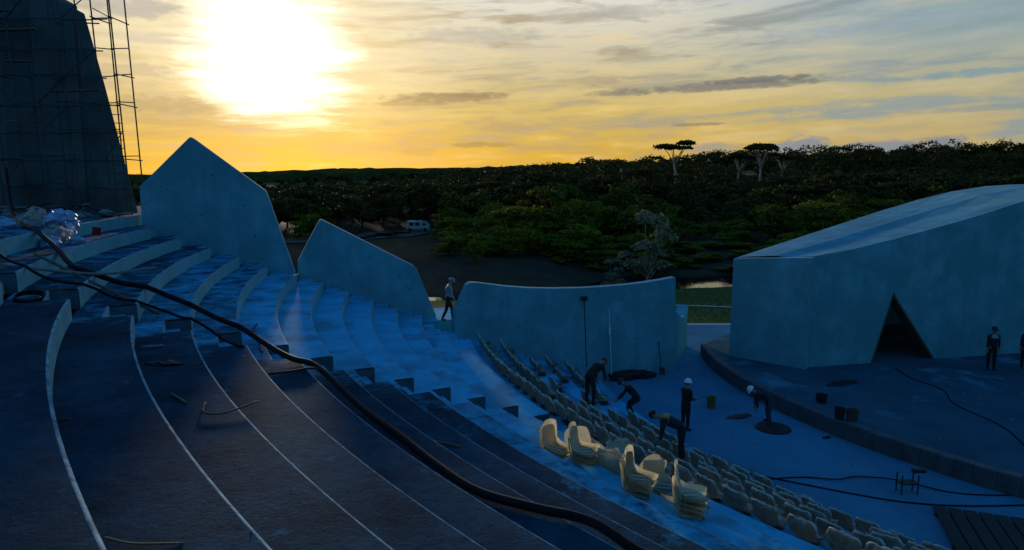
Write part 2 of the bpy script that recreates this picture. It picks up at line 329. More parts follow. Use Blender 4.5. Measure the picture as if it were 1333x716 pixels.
# ------------------------------------------------------------------ helpers
class MB:
    def __init__(s): s.v = []; s.f = []; s.m = []
    def add(s, vs, fs, mi=0):
        o = len(s.v); s.v += [tuple(p) for p in vs]; s.f += [tuple(i + o for i in q) for q in fs]; s.m += [mi] * len(fs); return s
    def box(s, c, size, rz=0, rx=0, ry=0, mi=0):
        mt = Matrix.Translation(c) @ Matrix.Rotation(rz, 4, 'Z') @ Matrix.Rotation(rx, 4, 'X') @ Matrix.Rotation(ry, 4, 'Y')
        vs = [mt @ Vector((a * size[0] / 2, b * size[1] / 2, d * size[2] / 2)) for a in (-1, 1) for b in (-1, 1) for d in (-1, 1)]
        return s.add(vs, [(0, 1, 3, 2), (4, 6, 7, 5), (0, 4, 5, 1), (2, 3, 7, 6), (0, 2, 6, 4), (1, 5, 7, 3)], mi)
    def tube(s, pts, rad, n=8, mi=0, cap=True):
        pts = [Vector(p) for p in pts]
        rads = rad if isinstance(rad, (list, tuple)) else [rad] * len(pts)
        vs = []; ref = Vector((0, 0, 1)); last = None
        for i, p in enumerate(pts):
            t = (pts[min(i + 1, len(pts) - 1)] - pts[max(i - 1, 0)]).normalized()
            if last is None:
                a = t.cross(ref)
                if a.length < .05: a = t.cross(Vector((1, 0, 0)))
            else: a = last - t * last.dot(t)
            a.normalize(); last = a; b = t.cross(a)
            for k in range(n):
                q = 2 * math.pi * k / n
                vs.append(p + (a * math.cos(q) + b * math.sin(q)) * rads[i])
        fs = []
        for i in range(len(pts) - 1):
            for k in range(n):
                k2 = (k + 1) % n; fs.append((i * n + k, i * n + k2, (i + 1) * n + k2, (i + 1) * n + k))
        if cap: fs.append(tuple(range(n))[::-1]); fs.append(tuple((len(pts) - 1) * n + k for k in range(n)))
        return s.add(vs, fs, mi)
    def lathe(s, prof, c=(0, 0, 0), n=16, mi=0):
        vs = [(c[0] + r * math.cos(2 * math.pi * k / n), c[1] + r * math.sin(2 * math.pi * k / n), c[2] + z) for r, z in prof for k in range(n)]
        fs = [(i * n + k, i * n + (k + 1) % n, (i + 1) * n + (k + 1) % n, (i + 1) * n + k) for i in range(len(prof) - 1) for k in range(n)]
        return s.add(vs, fs, mi)
    def blob(s, c, size, seg=10, rings=7, jit=.15, mi=0, seed=0):
        rr = random.Random(seed)
        vs = []
        for i in range(rings + 1):
            th = math.pi * i / rings
            for k in range(seg):
                ph = 2 * math.pi * k / seg; j = 1 + rr.uniform(-jit, jit)
                vs.append((c[0] + size[0] * math.sin(th) * math.cos(ph) * j, c[1] + size[1] * math.sin(th) * math.sin(ph) * j, c[2] + size[2] * math.cos(th) * j))
        fs = [(i * seg + k, (i + 1) * seg + k, (i + 1) * seg + (k + 1) % seg, i * seg + (k + 1) % seg) for i in range(rings) for k in range(seg)]
        return s.add(vs, fs, mi)
    def mesh(s, name, mats, off=(0, 0, 0), smooth=False):
        me = bpy.data.meshes.new(name)
        me.from_pydata([(a - off[0], b - off[1], c - off[2]) for a, b, c in s.v], [], s.f)
        for m in (mats if isinstance(mats, (list, tuple)) else [mats]): me.materials.append(MATS[m])
        me.polygons.foreach_set('material_index', s.m)
        if smooth: me.polygons.foreach_set('use_smooth', [True] * len(me.polygons))
        me.update(); return me
    def build(s, name, mats, parent=None, smooth=False, local=False, bevel=0):
        """geometry is in world coordinates unless local; parents are unrotated when built"""
        off = (0, 0, 0)
        if parent is not None and not local: off = ROOT.get(parent.name, parent.location)
        o = bpy.data.objects.new(name, s.mesh(name, mats, off, smooth)); C.objects.link(o)
        if parent is not None: o.parent = parent
        if bevel:
            md = o.modifiers.new('bevel', 'BEVEL'); md.width = bevel; md.segments = 2; md.limit_method = 'ANGLE'
        return o
ROOT = {}
def thing(name, label, cat, loc=(0, 0, 0), group=None, rz=0):
    o = bpy.data.objects.new(name, None); o.empty_display_size = .2; C.objects.link(o); o.location = loc; o.rotation_euler = (0, 0, rz)
    o['label'] = label; o['category'] = cat
    if group: o['group'] = group
    return o
def tag(o, label, cat, group=None):
    o['label'] = label; o['category'] = cat
    if group: o['group'] = group
    return o
def struct(o): o['kind'] = 'structure'; return o
def stuff(o, label, cat): o['kind'] = 'stuff'; o['label'] = label; o['category'] = cat; return o
def obj(name, me, parent=None):
    o = bpy.data.objects.new(name, me); C.objects.link(o)
    if parent: o.parent = parent
    return o
def copy_tree(root, loc, rz, label=None, group=None, scale=1.0, tilt=None):
    c = root.copy(); C.objects.link(c); c.location = loc
    c.rotation_euler = (tilt[0], tilt[1], rz) if tilt else (0, 0, rz); c.scale = (scale,) * 3 if isinstance(scale, (int, float)) else scale
    if label: c['label'] = label
    if group: c['group'] = group
    for ch in root.children:
        d = ch.copy(); C.objects.link(d); d.parent = c
        for g in ch.children:
            e = g.copy(); C.objects.link(e); e.parent = d
    return c
def cat_curve(pts, n=8):
    pts = [Vector(p) for p in pts]; out = []
    P_ = [pts[0] * 2 - pts[1]] + pts + [pts[-1] * 2 - pts[-2]]
    for i in range(1, len(P_) - 2):
        for k in range(n):
            t = k / n; a, b, c, d = P_[i - 1], P_[i], P_[i + 1], P_[i + 2]
            out.append(.5 * ((2 * b) + (c - a) * t + (2 * a - 5 * b + 4 * c - d) * t * t + (3 * b - a - 3 * c + d) * t ** 3))
    out.append(pts[-1]); return out
def smooth01(a, b, x):
    t = np.clip((x - a) / (b - a), 0, 1); return t * t * (3 - 2 * t)

# ------------------------------------------------------------------ amphitheatre geometry
R0, T, Z0, RI = 39.304, 0.90, 7.269, 0.36
def edge(i): return R0 - i * T, Z0 - i * RI
FL = edge(18)[1]      # orchestra floor 0.789
ST = 1.25             # stage floor
def pol(R, a): return (R * math.cos(R_(a)), R * math.sin(R_(a)))
W1 = ((-40.6, -5.72), (-35.45, -4.27)); W2 = ((-35.75, -3.82), (-30.55, -2.29)); W3 = ((-29.72, -3.60), (-20.10, -0.07))
def line_az(Wl, R):
    """azimuth where a wall line meets radius R"""
    (x0, y0), (x1, y1) = Wl
    best = None
    for t in np.linspace(-.6, 1.6, 2201):
        x, y = x0 + (x1 - x0) * t, y0 + (y1 - y0) * t
        e = abs(math.hypot(x, y) - R)
        if best is None or e < best[0]: best = (e, math.degrees(math.atan2(y, x)))
    a = best[1]
    return a - 360 if a > 0 else a
def end_az(i):
    R = edge(i)[0] + .2
    Wl = W1 if i <= 3 else (W2 if i <= 9 else W3)
    return line_az(Wl, R)
AISLES = (-153.35, -114.0)
AISLE_W = 1.15
base_mb = MB()
nA = 60
vs = []; fs = []
for k in range(nA + 1):
    a = -176 + k * (176 - 88) / nA
    vs += [(*pol(24.0, a), .2), (*pol(41.0, a), 7.0), (*pol(41.0, a), -.4)]
for k in range(nA): fs += [(3 * k, 3 * k + 1, 3 * k + 4, 3 * k + 3), (3 * k + 1, 3 * k + 2, 3 * k + 5, 3 * k + 4)]
amph = struct(base_mb.add(vs, fs).build('amphitheatre', 'soil'))
AZ_MAX = -88.0
def ring_step(i, name='terrace_step'):
    R, z = edge(i); zb = edge(i + 1)[1] - .015; Ro = R + T + .04
    if i == -2: Ro = 62
    a0 = end_az(i) - .35; gap = math.degrees(1.15 / R)
    if i == -2: a0 = -184
    notch = [(a0, end_az(i) + gap)] if i > -2 else []
    for A in AISLES:
        hw = math.degrees(AISLE_W / 2 / R); notch.append((A - hw, A + hw))
    cols = []
    brk = sorted(set([a0, AZ_MAX] + [q for nn in notch for q in nn]))
    for s0, s1 in zip(brk, brk[1:]):
        mid = (s0 + s1) / 2; inn = any(n0 <= mid <= n1 for n0, n1 in notch)
        n = max(1, int((s1 - s0) / .8))
        for k in range(n + 1): cols.append((s0 + (s1 - s0) * k / n, R + (.45 if inn else 0)))
    vs = []; mb = MB()
    for a, r in cols:
        for rr, zz in ((r, zb), (r, z - .022), (r + .022, z), (r + .022 + .010, z), (Ro, z)): vs.append((*pol(rr, a), zz))
    f0, f1, f2 = [], [], []
    for k in range(len(cols) - 1):
        same = abs(cols[k][0] - cols[k + 1][0]) < 1e-6
        o, p = 5 * k, 5 * k + 5
        f0.append((o, p, p + 1, o + 1))
        if not same: f1 += [(o + 1, p + 1, p + 2, o + 2), (o + 2, p + 2, p + 3, o + 3)]; f2.append((o + 3, p + 3, p + 4, o + 4))
    mb.v = vs; tread_ids = [2] * len(f2)
    mb.f = f0 + f1 + f2; mb.m = [3 if abs(cols[q[0] // 5][0] - cols[q[1] // 5][0]) < 1e-6 else 0 for q in f0] + [1] * len(f1) + tread_ids
    o_ = mb.build(name, ['riser', 'edge', 'tread', 'riser_shade'], amph)
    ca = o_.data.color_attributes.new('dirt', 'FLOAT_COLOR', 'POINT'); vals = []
    lev = [1, 1, 1, 1, 1, 1, 1, 1, .85, .42, .2][max(0, min(10, i + 1))]; base_d = .68 if i <= 1 else (.5 if i <= 3 else (.25 if i == 4 else 0))  # dust level doubles as painted shade: full on dim steps, fading towards sunlit ones
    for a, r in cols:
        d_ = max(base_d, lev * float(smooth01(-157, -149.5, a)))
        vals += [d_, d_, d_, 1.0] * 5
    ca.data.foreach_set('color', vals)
    for n0, n1 in notch:   # half-height step inside the notch
        h = MB(); zt = z - RI / 2; n = 4; vs = []
        for k in range(n + 1):
            a = n0 + (n1 - n0) * k / n
            for rr, zz in ((R + .20, zb), (R + .20, zt), (R + .47, zt)): vs.append((*pol(rr, a), zz))
        fs = [q for k in range(n) for q in ((3 * k, 3 * k + 3, 3 * k + 4, 3 * k + 1), (3 * k + 1, 3 * k + 4, 3 * k + 5, 3 * k + 2))]
        h.add(vs, fs); h.m = [0 if j % 2 == 0 else 1 for j in range(len(fs))]
        h.build('half_step', ['riser', 'tread'], amph)
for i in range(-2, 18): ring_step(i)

# orchestra floor, stage, kerb stones
mb = MB(); pts = [pol(24.3, a) for a in np.linspace(-186, -70, 70)]
pts = [(-12.0, 9.6), (-20.5, 9.2)] + [pol(23.6, 168)] + pts + [(6, -12), (-2, -4), (-6, 4)]
mb.add([(x, y, FL) for x, y in pts] + [(x, y, FL - .6) for x, y in pts], [tuple(range(len(pts)))[::-1]] + [(k, (k + 1) % len(pts), len(pts) + (k + 1) % len(pts), len(pts) + k) for k in range(len(pts))])
fo = struct(mb.build('orchestra_floor', 'floor'))
mb = MB(); RS = 18.15
pts = [pol(RS, a) for a in np.linspace(170, 290, 80)] + [(14, -8), (14, 14), (-8, 14)]
mb.add([(x, y, ST) for x, y in pts] + [(x, y, ST - .6) for x, y in pts], [tuple(range(len(pts)))] + [(k, (k + 1) % len(pts), len(pts) + (k + 1) % len(pts), len(pts) + k) for k in range(len(pts))])
stage = struct(mb.build('stage_floor', 'stage'))
kw = .52; a = 172.0; k = 0
while a < 250:
    da = math.degrees(kw * rnd.uniform(.85, 1.15) / 18.4)
    mb = MB(); n = 3; vs = []; top = 1.36 + rnd.uniform(-.012, .012); ro = 18.50 + rnd.uniform(-.012, .012)
    for j in range(n + 1):
        q = a + .015 + (da - .03) * j / n
        for rr, zz in ((ro, FL - .02), (ro, top - .03), (ro - .03, top), (18.17, top), (18.17, ST - .3)): vs.append((*pol(rr, q), zz))
    fs = [(5 * j + m, 5 * j + m + 1, 5 * j + 6 + m, 5 * j + 5 + m) for j in range(n) for m in range(4)] + [(0, 1, 2, 3, 4)[::-1], tuple(5 * n + m for m in range(5))]
    mb.add(vs, fs).build('kerb_stone', 'kerb', stage); a += da

# paved walkway slab beyond the passage
struct(MB().box((-13.5, 7.6, FL - .3), (13, 4.6, .592)).build('paved_path', 'paving'))
# landing in the opening between the wing walls
struct(MB().box((-31.0, -1.6, 3.35), (3.4, 2.6, .60), rz=R_(16)).build('landing', 'tread'))

# ------------------------------------------------------------------ wing walls
def slab(name, Wl, prof, thick, label, cat, material='render_wall', zb=-.5, group=None):
    """prof: outline (x along line in world x, z) closed by base; extruded backwards"""
    (x0, y0), (x1, y1) = Wl
    d = Vector((x1 - x0, y1 - y0, 0)).normalized(); nrm = Vector((-d.y, d.x, 0))
    def pt(x, z): t = (x - x0) / (x1 - x0); return Vector((x, y0 + (y1 - y0) * t, z))
    bm = bmesh.new(); base = pt(prof[0][0], zb)
    fv = [bm.verts.new(pt(x, z) - base) for x, z in prof]
    f = bm.faces.new(fv); r = bmesh.ops.extrude_face_region(bm, geom=[f])
    bmesh.ops.translate(bm, verts=[v for v in r['geom'] if isinstance(v, bmesh.types.BMVert)], vec=nrm * thick)
    bmesh.ops.recalc_face_normals(bm, faces=bm.faces)
    me = bpy.data.meshes.new(name); bm.to_mesh(me); bm.free(); me.materials.append(MATS[material])
    o = obj(name, me); o.location = base
    md = o.modifiers.new('bevel', 'BEVEL'); md.width = .03; md.segments = 2; md.limit_method = 'ANGLE'; md.angle_limit = R_(25)
    return tag(o, label, cat, group)
g = 'pale concrete wing walls beside the terraces'
slab('wing_wall', W1, [(-40.55, -.5), (-40.46, 9.0), (-38.86, 10.68), (-38.79, 10.73), (-38.70, 10.68), (-36.55, 8.90), (-36.46, 8.80), (-35.62, 5.8), (-35.62, -.5)], .34, 'tall pointed concrete wing wall with a peaked top beside the scaffolded tower', 'wall', group=g)
slab('wing_wall', W2, [(-35.72, -.5), (-35.68, 6.16), (-34.86, 7.72), (-34.78, 7.74), (-31.45, 5.84), (-31.34, 5.74), (-30.60, 3.75), (-30.60, -.5)], .34, 'slanting concrete wing wall whose top slopes down to the walking man', 'wall', group=g)
top3 = [(-29.25, 5.18), (-29.13, 5.27), (-28.9, 5.26), (-27.7, 5.04), (-26.8, 4.92), (-25.82, 4.84), (-24.6, 4.79), (-23.51, 4.79), (-22.6, 4.81), (-21.76, 4.86), (-21.0, 4.93), (-20.32, 5.02)]
slab('wing_wall', W3, [(-29.74, -.5), (-29.74, 4.15)] + top3 + [(-20.14, -.5)], .38, 'long low concrete wing wall with a sagging curved top above the seat rows', 'wall', group=g)
for W_, pts in ((W1, [(-39.6, 8.9), (-38.2, 9.4), (-37.2, 8.3), (-36.9, 7.2), (-38.6, 8.0)]), (W2, [(-34.4, 6.6), (-33.1, 6.2), (-32.0, 5.4), (-33.8, 5.6), (-31.6, 4.9)]), (W3, [(-27.9, 4.4), (-26.2, 4.1), (-24.9, 3.5), (-22.8, 4.2), (-21.6, 3.9), (-26.9, 3.6), (-22.1, 2.4)])):
    wall = [o for o in C.objects if o.name.startswith('wing_wall')][(W1, W2, W3).index(W_)]
    for x, z in pts:
        t_ = (x - W_[0][0]) / (W_[1][0] - W_[0][0]); y = W_[0][1] + (W_[1][1] - W_[0][1]) * t_
        d_ = Vector((W_[1][0] - W_[0][0], W_[1][1] - W_[0][1], 0)).normalized(); n_ = Vector((d_.y, -d_.x, 0)); p_ = Vector((x, y, z)) + n_ * .004; q_ = []
        for k in range(10): q_.append(p_ + d_ * .035 * math.cos(k * .6283) + Vector((0, 0, .035 * math.sin(k * .6283))))
        MB().add(q_, [tuple(range(10))]).build('tie_hole', 'kerb', wall)
# lower return wall at its end
mb = MB(); q0 = Vector((-20.10, .33)); q1 = Vector((-18.55, 4.3)); vs = []; n = 10
for k in range(n + 1):
    t = k / n; p = q0.lerp(q1, t); nn = Vector((-(q1 - q0).y, (q1 - q0).x)).normalized() * .5
    zt = 3.35 - .75 * math.sin(min(1, t * 1.25) * math.pi / 2) + .35 * max(0, t - .7) / .3
    for (x, y), zz in (((p.x, p.y), -.4), ((p.x, p.y), zt), ((p.x + nn.x, p.y + nn.y), zt), ((p.x + nn.x, p.y + nn.y), -.4)): vs.append((x, y, zz))
fs = [(4 * k + m, 4 * k + (m + 1) % 4, 4 * k + 4 + (m + 1) % 4, 4 * k + 4 + m) for k in range(n) for m in range(3)] + [(0, 1, 2, 3), tuple(4 * n + m for m in (3, 2, 1, 0))]
tag(mb.add(vs, fs).build('return_wall', 'render_wall'), 'short low curved concrete wall turning back from the end of the long wing wall', 'wall')

# ------------------------------------------------------------------ stage building
bl = thing('stage_building', 'windowless blue-grey concrete stage house with rising roof and triangular doorway', 'building', (-14.75, -1.21, ST))
A0 = Vector((-14.75, -1.21)); dirf = Vector((3.25, .72)).normalized(); nb = Vector((-dirf.y, dirf.x))
def fr(x): t = (x - A0.x) / dirf.x; return A0 + dirf * t
roofz = [(-14.75, 6.05), (-13, 6.30), (-11, 6.70), (-9, 7.15), (-7, 7.62), (-4.5, 8.29), (-2, 8.75), (2, 9.0), (6, 9.0)]
def prism(name, poly2, thick, fn, nrm, matn, parent, bev=.02):
    bm = bmesh.new(); off = Vector(parent.location)
    f = bm.faces.new([bm.verts.new(Vector((*fn(x), z)) - off) for x, z in poly2])
    r = bmesh.ops.extrude_face_region(bm, geom=[f]); bmesh.ops.translate(bm, verts=[v for v in r['geom'] if isinstance(v, bmesh.types.BMVert)], vec=Vector((*nrm, 0)) * thick)
    bmesh.ops.recalc_face_normals(bm, faces=bm.faces); me = bpy.data.meshes.new(name); bm.to_mesh(me); bm.free(); me.materials.append(MATS[matn])
    o = obj(name, me, parent)
    if bev: md = o.modifiers.new('bevel', 'BEVEL'); md.width = bev; md.segments = 2; md.limit_method = 'ANGLE'
    return o
prism('front_wall', [(-14.75, ST - .02), (-11.71, ST - .02), (-10.85, 4.36), (-8.43, ST - .02), (6, ST - .02)] + roofz[::-1], .62, fr, nb, 'render_wall', bl)
Lp = Vector((-17.25, 1.06)); dl = (Lp - A0).normalized(); ln = Vector((dl.y, -dl.x))
prism('side_wall', [(0.0, ST - .02), ((Lp - A0).length, ST - .02), ((Lp - A0).length, 5.74), (0.0, 6.03)], .45, lambda t, _=0: A0 + dl * t + ln * .012, Vector((-ln.x, -ln.y)), 'render_wall', bl)
mb = MB(); back = [(-17.25, 1.06, 5.76), (-14.2, 2.84, 6.36), (-11.1, 4.65, 6.98), (-8.0, 6.45, 7.6), (-5, 8.2, 8.14), (-2, 9.95, 8.58), (1.2, 11.8, 8.86), (4, 13.5, 8.95), (9, 16.4, 9.0)]
front = [(*fr(x), z + .012) for x, z in roofz]; nR = 6; vs = []
for q, p in zip(front, back):
    for k in range(nR + 1):
        t = k / nR; v = Vector(q).lerp(Vector(p), t); v.z += .10 * math.sin(t * math.pi) * (-1 if t < .5 else 1) * .4; vs.append(v)
m1 = nR + 1
fs = [(i * m1 + k, (i + 1) * m1 + k, (i + 1) * m1 + k + 1, i * m1 + k + 1) for i in range(len(front) - 1) for k in range(nR)]
nv = len(vs); vs2 = [v - Vector((0, 0, .18)) for v in vs]
b2 = [tuple(j + nv for j in q[::-1]) for q in fs]
mb.add(vs + vs2, fs + b2).build('roof', 'render_wall', bl, smooth=False)
bkl = [(p[0], p[1]) for p in back]
mb = MB(); vs = []
for x, y, z in back: vs += [(x, y, z - .01), (x, y, -.3)]
mb.add(vs, [(2 * k, 2 * k + 1, 2 * k + 3, 2 * k + 2) for k in range(len(back) - 1)]).build('rear_wall', 'render_wall', bl)
# timber reveal in the doorway: boards along the two sloping jambs
for (xa, za), (xb, zb2) in (((-11.71, ST), (-10.85, 4.36)), ((-10.85, 4.36), (-8.43, ST))):
    pa, pb = fr(xa), fr(xb); A_, B_ = Vector((*pa, za)), Vector((*pb, zb2)); mid = (A_ + B_) / 2; dd = (B_ - A_)
    inw = Vector((*((fr(-10.2)) - Vector((mid.x, mid.y))), (2.3 - mid.z))).normalized()
    b3 = Vector((*nb, 0)) * .30; vs = []
    for p in (A_, B_):
        for t_, u_ in ((.02, .02), (.02, 2.0), (.07, 2.0), (.07, .02)): vs.append(p + b3 * u_ + inw * t_)
    MB().add(vs, [(0, 1, 5, 4), (1, 2, 6, 5), (2, 3, 7, 6), (3, 0, 4, 7), (0, 3, 2, 1), (4, 5, 6, 7)]).build('door_reveal', 'timber', bl)
MB().box((-10.2, 3.2, 1.9), (2.6, .06, .05), rz=.22).build('interior_rail', 'steel', bl)

# ------------------------------------------------------------------ tower and scaffold
tw = thing('concrete_tower', 'unfinished leaning concrete tower with a sloping top behind scaffolding', 'tower', (-44.5, -3.5, 7.9))
def poly3(pts, thick, name, parent, matn='tower', vec=None):
    bm = bmesh.new(); off = Vector(parent.location); P3 = [Vector(p) for p in pts]
    n = (P3[1] - P3[0]).cross(P3[2] - P3[0]).normalized()
    if n.y > 0: n = -n
    f = bm.faces.new([bm.verts.new(p - off) for p in P3]); r = bmesh.ops.extrude_face_region(bm, geom=[f])
    bmesh.ops.translate(bm, verts=[v for v in r['geom'] if isinstance(v, bmesh.types.BMVert)], vec=Vector(vec) if vec else -n * thick)
    bmesh.ops.recalc_face_normals(bm, faces=bm.faces); me = bpy.data.meshes.new(name); bm.to_mesh(me); bm.free(); me.materials.append(MATS[matn])
    o = obj(name, me, parent); md = o.modifiers.new('bevel', 'BEVEL'); md.width = .03; md.segments = 1; md.limit_method = 'ANGLE'; return o
poly3([(-41.75, -3.53, 7.9), (-44.2, -3.9, 7.9), (-44.4, -3.3, 15.9), (-43.55, -2.9, 15.42), (-42.93, -3.05, 12.84)], 5.0, 'wall_panel', tw, vec=(-2.7, 4.2, 0))
poly3([(-44.15, -3.72, 7.9), (-45.4, -3.50, 7.9), (-45.6, -2.9, 16.6), (-44.35, -3.12, 15.9)], .9, 'wall_panel', tw)
poly3([(-45.30, -3.5, 7.9), (-46.3, -4.0, 7.9), (-46.6, -3.2, 17.2), (-45.5, -2.7, 16.6)], 1.2, 'wall_panel', tw)
poly3([(-46.25, -3.2, 7.9), (-49.5, -2.8, 7.9), (-50.0, -2.2, 19.0), (-46.55, -2.6, 17.2)], 1.0, 'wall_panel', tw)
poly3([(-43.5, -3.86, 7.9), (-43.9, -3.92, 7.9), (-44.05, -3.42, 15.0), (-43.75, -3.37, 15.0)], .15, 'pilaster', tw)
for q in range(7):   # formwork joints standing slightly proud
    z = 9.0 + q * 1.0; t = (z - 7.9) / 8
    MB().box((-43.2 - .5 * t, -3.82 + .60 * t + .02, z), (2.0 - .5 * t, .05, .04), rz=R_(8.5)).build('formwork_ridge', 'tower', tw)
poly3([(-43.4, -2.2, 7.9), (-49.5, -1.4, 7.9), (-49.8, -1.0, 18.5), (-45.0, -1.9, 15.6)], 3.5, 'wall_core', tw, vec=(-2.0, 3.0, 0))
scf = thing('scaffold', 'steel tube scaffold with ladder and planks standing against the concrete tower', 'scaffold', (-43.5, -5.2, 7.98))
yF, yB = -5.15, -4.25
ups = [-41.10, -41.75, -42.9, -43.9, -44.75, -45.45, -46.3, -47.4]
def rod(n, a, b, r=.024, m='steel', p=scf): return MB().tube([a, b], r, 6).build(n, m, p)
for k, x in enumerate(ups):
    for y in (yF, yB):
        hz = 17.6 + rnd.uniform(0, .5); lean = rnd.uniform(-.05, .05) - .22
        rod('upright', (x, y, 7.99), (x + lean, y + rnd.uniform(-.04, .04), hz))
lv = [8.9, 9.9, 10.85, 11.8, 12.8, 13.7, 14.7, 15.6, 16.6]
for z in lv:
    for a, b in zip(ups, ups[1:]):
        if rnd.random() < .95: sl = -.22 * (z - 8) / 9.6; rod('ledger', (a + sl, yF - .03, z + rnd.uniform(-.03, .05)), (b + sl, yF - .03, z + rnd.uniform(-.05, .05)), .02)
        if rnd.random() < .45: rod('ledger', (a + sl, yB - .03, z + .2), (b + sl, yB - .03, z + .2 + rnd.uniform(-.04, .04)), .02)
    for x in ups[::1]:
        if rnd.random() < .6: sl = -.22 * (z - 8) / 9.6; rod('transom', (x + sl, yF - .15, z + .06), (x + sl, yB + .15, z + .06 + rnd.uniform(-.05, .05)), .02)
for k in range(26):
    i = rnd.randrange(len(ups) - 1); z = rnd.choice(lv[:-1]); rod('brace', (ups[i] - .1, yF - .06, z), (ups[i + 1] - .1, yF - .06, z + rnd.choice((.9, -.9, .35))), .018)
for z, xa, xb, y in ((15.05, -45.0, -47.3, -4.8), (14.35, -44.0, -47.0, -5.0), (12.35, -42.0, -43.9, -4.85), (13.4, -44.4, -45.5, -4.6), (11.3, -44.2, -45.4, -4.9), (10.2, -43.1, -44.4, -4.8), (9.4, -45.0, -46.6, -4.9)):
    MB().box(((xa + xb) / 2, y, z), (abs(xa - xb), .28, .05), ry=rnd.uniform(-.05, .05)).build('plank', 'timber', scf)
zz = 8.3
while zz < 11.7: rod('ladder_rung', (-41.12 - .0229 * (zz - 8), yF - .05, zz), (-41.52 - .0229 * (zz - 8), yF - .05, zz + .01), .016); zz += .29
rod('ladder_rail', (-41.53, yF - .05, 8.0), (-41.62, yF - .05, 11.8), .02)

# rubble and boards at the foot of the tower
for k in range(26):
    x = -41.4 - rnd.random() * 4.2; y = -6.3 + rnd.uniform(-.9, .9); z = 8.02 + rnd.random() * .30
    L_ = rnd.uniform(.6, 1.9)
    o = MB().box((0, 0, 0), (L_, rnd.uniform(.08, .22), .035)).build('loose_board', rnd.choice(['timber', 'dark_timber', 'stone']))
    o.location = (x, y, z); o.rotation_euler = (rnd.uniform(-.2, .2), rnd.uniform(-.3, .3), rnd.uniform(-1.0, 1.0)); tag(o, 'loose board in the rubble heap at the foot of the scaffolded tower', 'board', 'boards in the rubble heap')
for k in range(22):
    x = -41.2 - rnd.random() * 4.6; y = -6.9 + rnd.uniform(-.6, 1.0); s = rnd.uniform(.10, .26)
    o = MB().blob((0, 0, 0), (s * 1.3, s, s * .7), 7, 5, .28, seed=k).build('rubble_lump', rnd.choice(['stone', 'tower'])); o.location = (x, y, 7.99 + s * .45); o.rotation_euler = (0, 0, rnd.uniform(0, 6))
    tag(o, 'broken concrete lump in the rubble heap at the foot of the scaffolded tower', 'rubble', 'concrete lumps in the rubble heap')
# plastic sacks piled on the upper step
sk = [(-39.2, -12.0, 7.9, .42), (-39.55, -11.3, 7.9, .45), (-38.9, -12.7, 7.75, .34), (-39.9, -10.7, 8.0, .40), (-39.35, -11.7, 8.3, .34), (-39.65, -10.95, 8.33, .32), (-40.4, -11.2, 8.15, .40), (-40.1, -10.2, 8.1, .36), (-38.75, -11.9, 7.72, .26), (-40.0, -11.5, 8.45, .28), (-40.6, -12.0, 8.15, .36)]
for k, (x, y, z, s) in enumerate(sk):
    o = MB().blob((0, 0, 0), (s, s * .8, s * .55), 12, 8, .24, seed=40 + k).build('plastic_sack', 'sack' if k % 3 else 'film'); o.location = (x, y, z - .08); o.rotation_euler = (rnd.uniform(-.3, .3), rnd.uniform(-.3, .3), rnd.uniform(0, 6))
    tag(o, 'crumpled pale blue plastic sack in the heap below the scaffolded tower', 'sack', 'plastic sacks on the upper step')
o = MB().box((0, 0, 0), (.20, .03, .26)).build('red_packet', 'redpaper'); o.location = (-38.4, -11.6, 7.9); o.rotation_euler = (.6, .2, .5); tag(o, 'small red packet beside the heap of plastic sacks', 'packet')

# ------------------------------------------------------------------ hoses, cables and litter on the treads
def cable(name, pts, r, label, cat, m='rubber', n=8, sub=8, group=None):
    base = Vector(pts[0]); o = MB().tube([p - base for p in cat_curve(pts, sub)], r, n).build(name, m, smooth=True); o.location = base
    return tag(o, label, cat, group)
def zt(x, y):
    """tread height at a point"""
    R = math.hypot(x, y); i = math.ceil((R0 - R) / T)
    i = max(-2, min(18, i)); return edge(i)[1]
hp = [(-44.5, -6.4, 9.6), (-43.2, -8.1, 8.45), (-41.9, -9.7, 8.06), (-39.75, -12.2, 7.75), (-37.95, -13.95, 7.50), (-36.56, -15.34, 7.34), (-35.84, -15.2, 6.98), (-35.02, -14.9, 6.74), (-33.9, -15.35, 6.30), (-32.9, -15.8, 6.02), (-31.64, -16.91, 5.91), (-31.05, -17.25, 5.65), (-29.96, -18.67, 5.55), (-29.15, -19.77, 5.54), (-28.47, -20.82, 5.54), (-27.93, -21.53, 5.54), (-27.35, -21.90, 5.54), (-26.85, -22.12, 5.50), (-26.35, -22.25, 5.28), (-25.85, -22.45, 5.18), (-25.0, -22.9, 5.18), (-24.2, -24.1, 5.18), (-23.4, -25.6, 5.18)]
def drape(pts, r, n0=0, sub=10):
    c = cat_curve(pts, sub); out = []
    for k, p in enumerate(c):
        z = max(zt(p.x + a, p.y + b) for a in (-.22, 0, .22) for b in (-.22, 0, .22)) + r
        out.append(p.copy() if k < n0 else Vector((p.x, p.y, z)))
    for _ in range(45):
        out = [out[0]] + [Vector((b.x, b.y, max((a.z + 2 * b.z + c_.z) / 4, zt(b.x, b.y) + r))) for a, b, c_ in zip(out, out[1:], out[2:])] + [out[-1]]
    return out
hp = drape(hp, .064, 30)
cable('hose', hp, .054, 'thick black hose winding down over the terrace steps', 'hose', n=12, sub=1)
cable('cable', drape([(-37.6, -16.3, 7.66), (-36.9, -16.6, 7.60), (-36.03, -17.04, 7.33), (-35.4, -16.6, 7.32), (-34.9, -16.5, 6.98), (-34.2, -16.3, 6.75), (-33.75, -16.45, 6.40), (-33.2, -16.6, 6.24), (-32.7, -17.0, 6.22), (-32.4, -17.25, 6.22)], .03), .028, 'thin black cable looping below the thick hose on the steps', 'cable', sub=1)
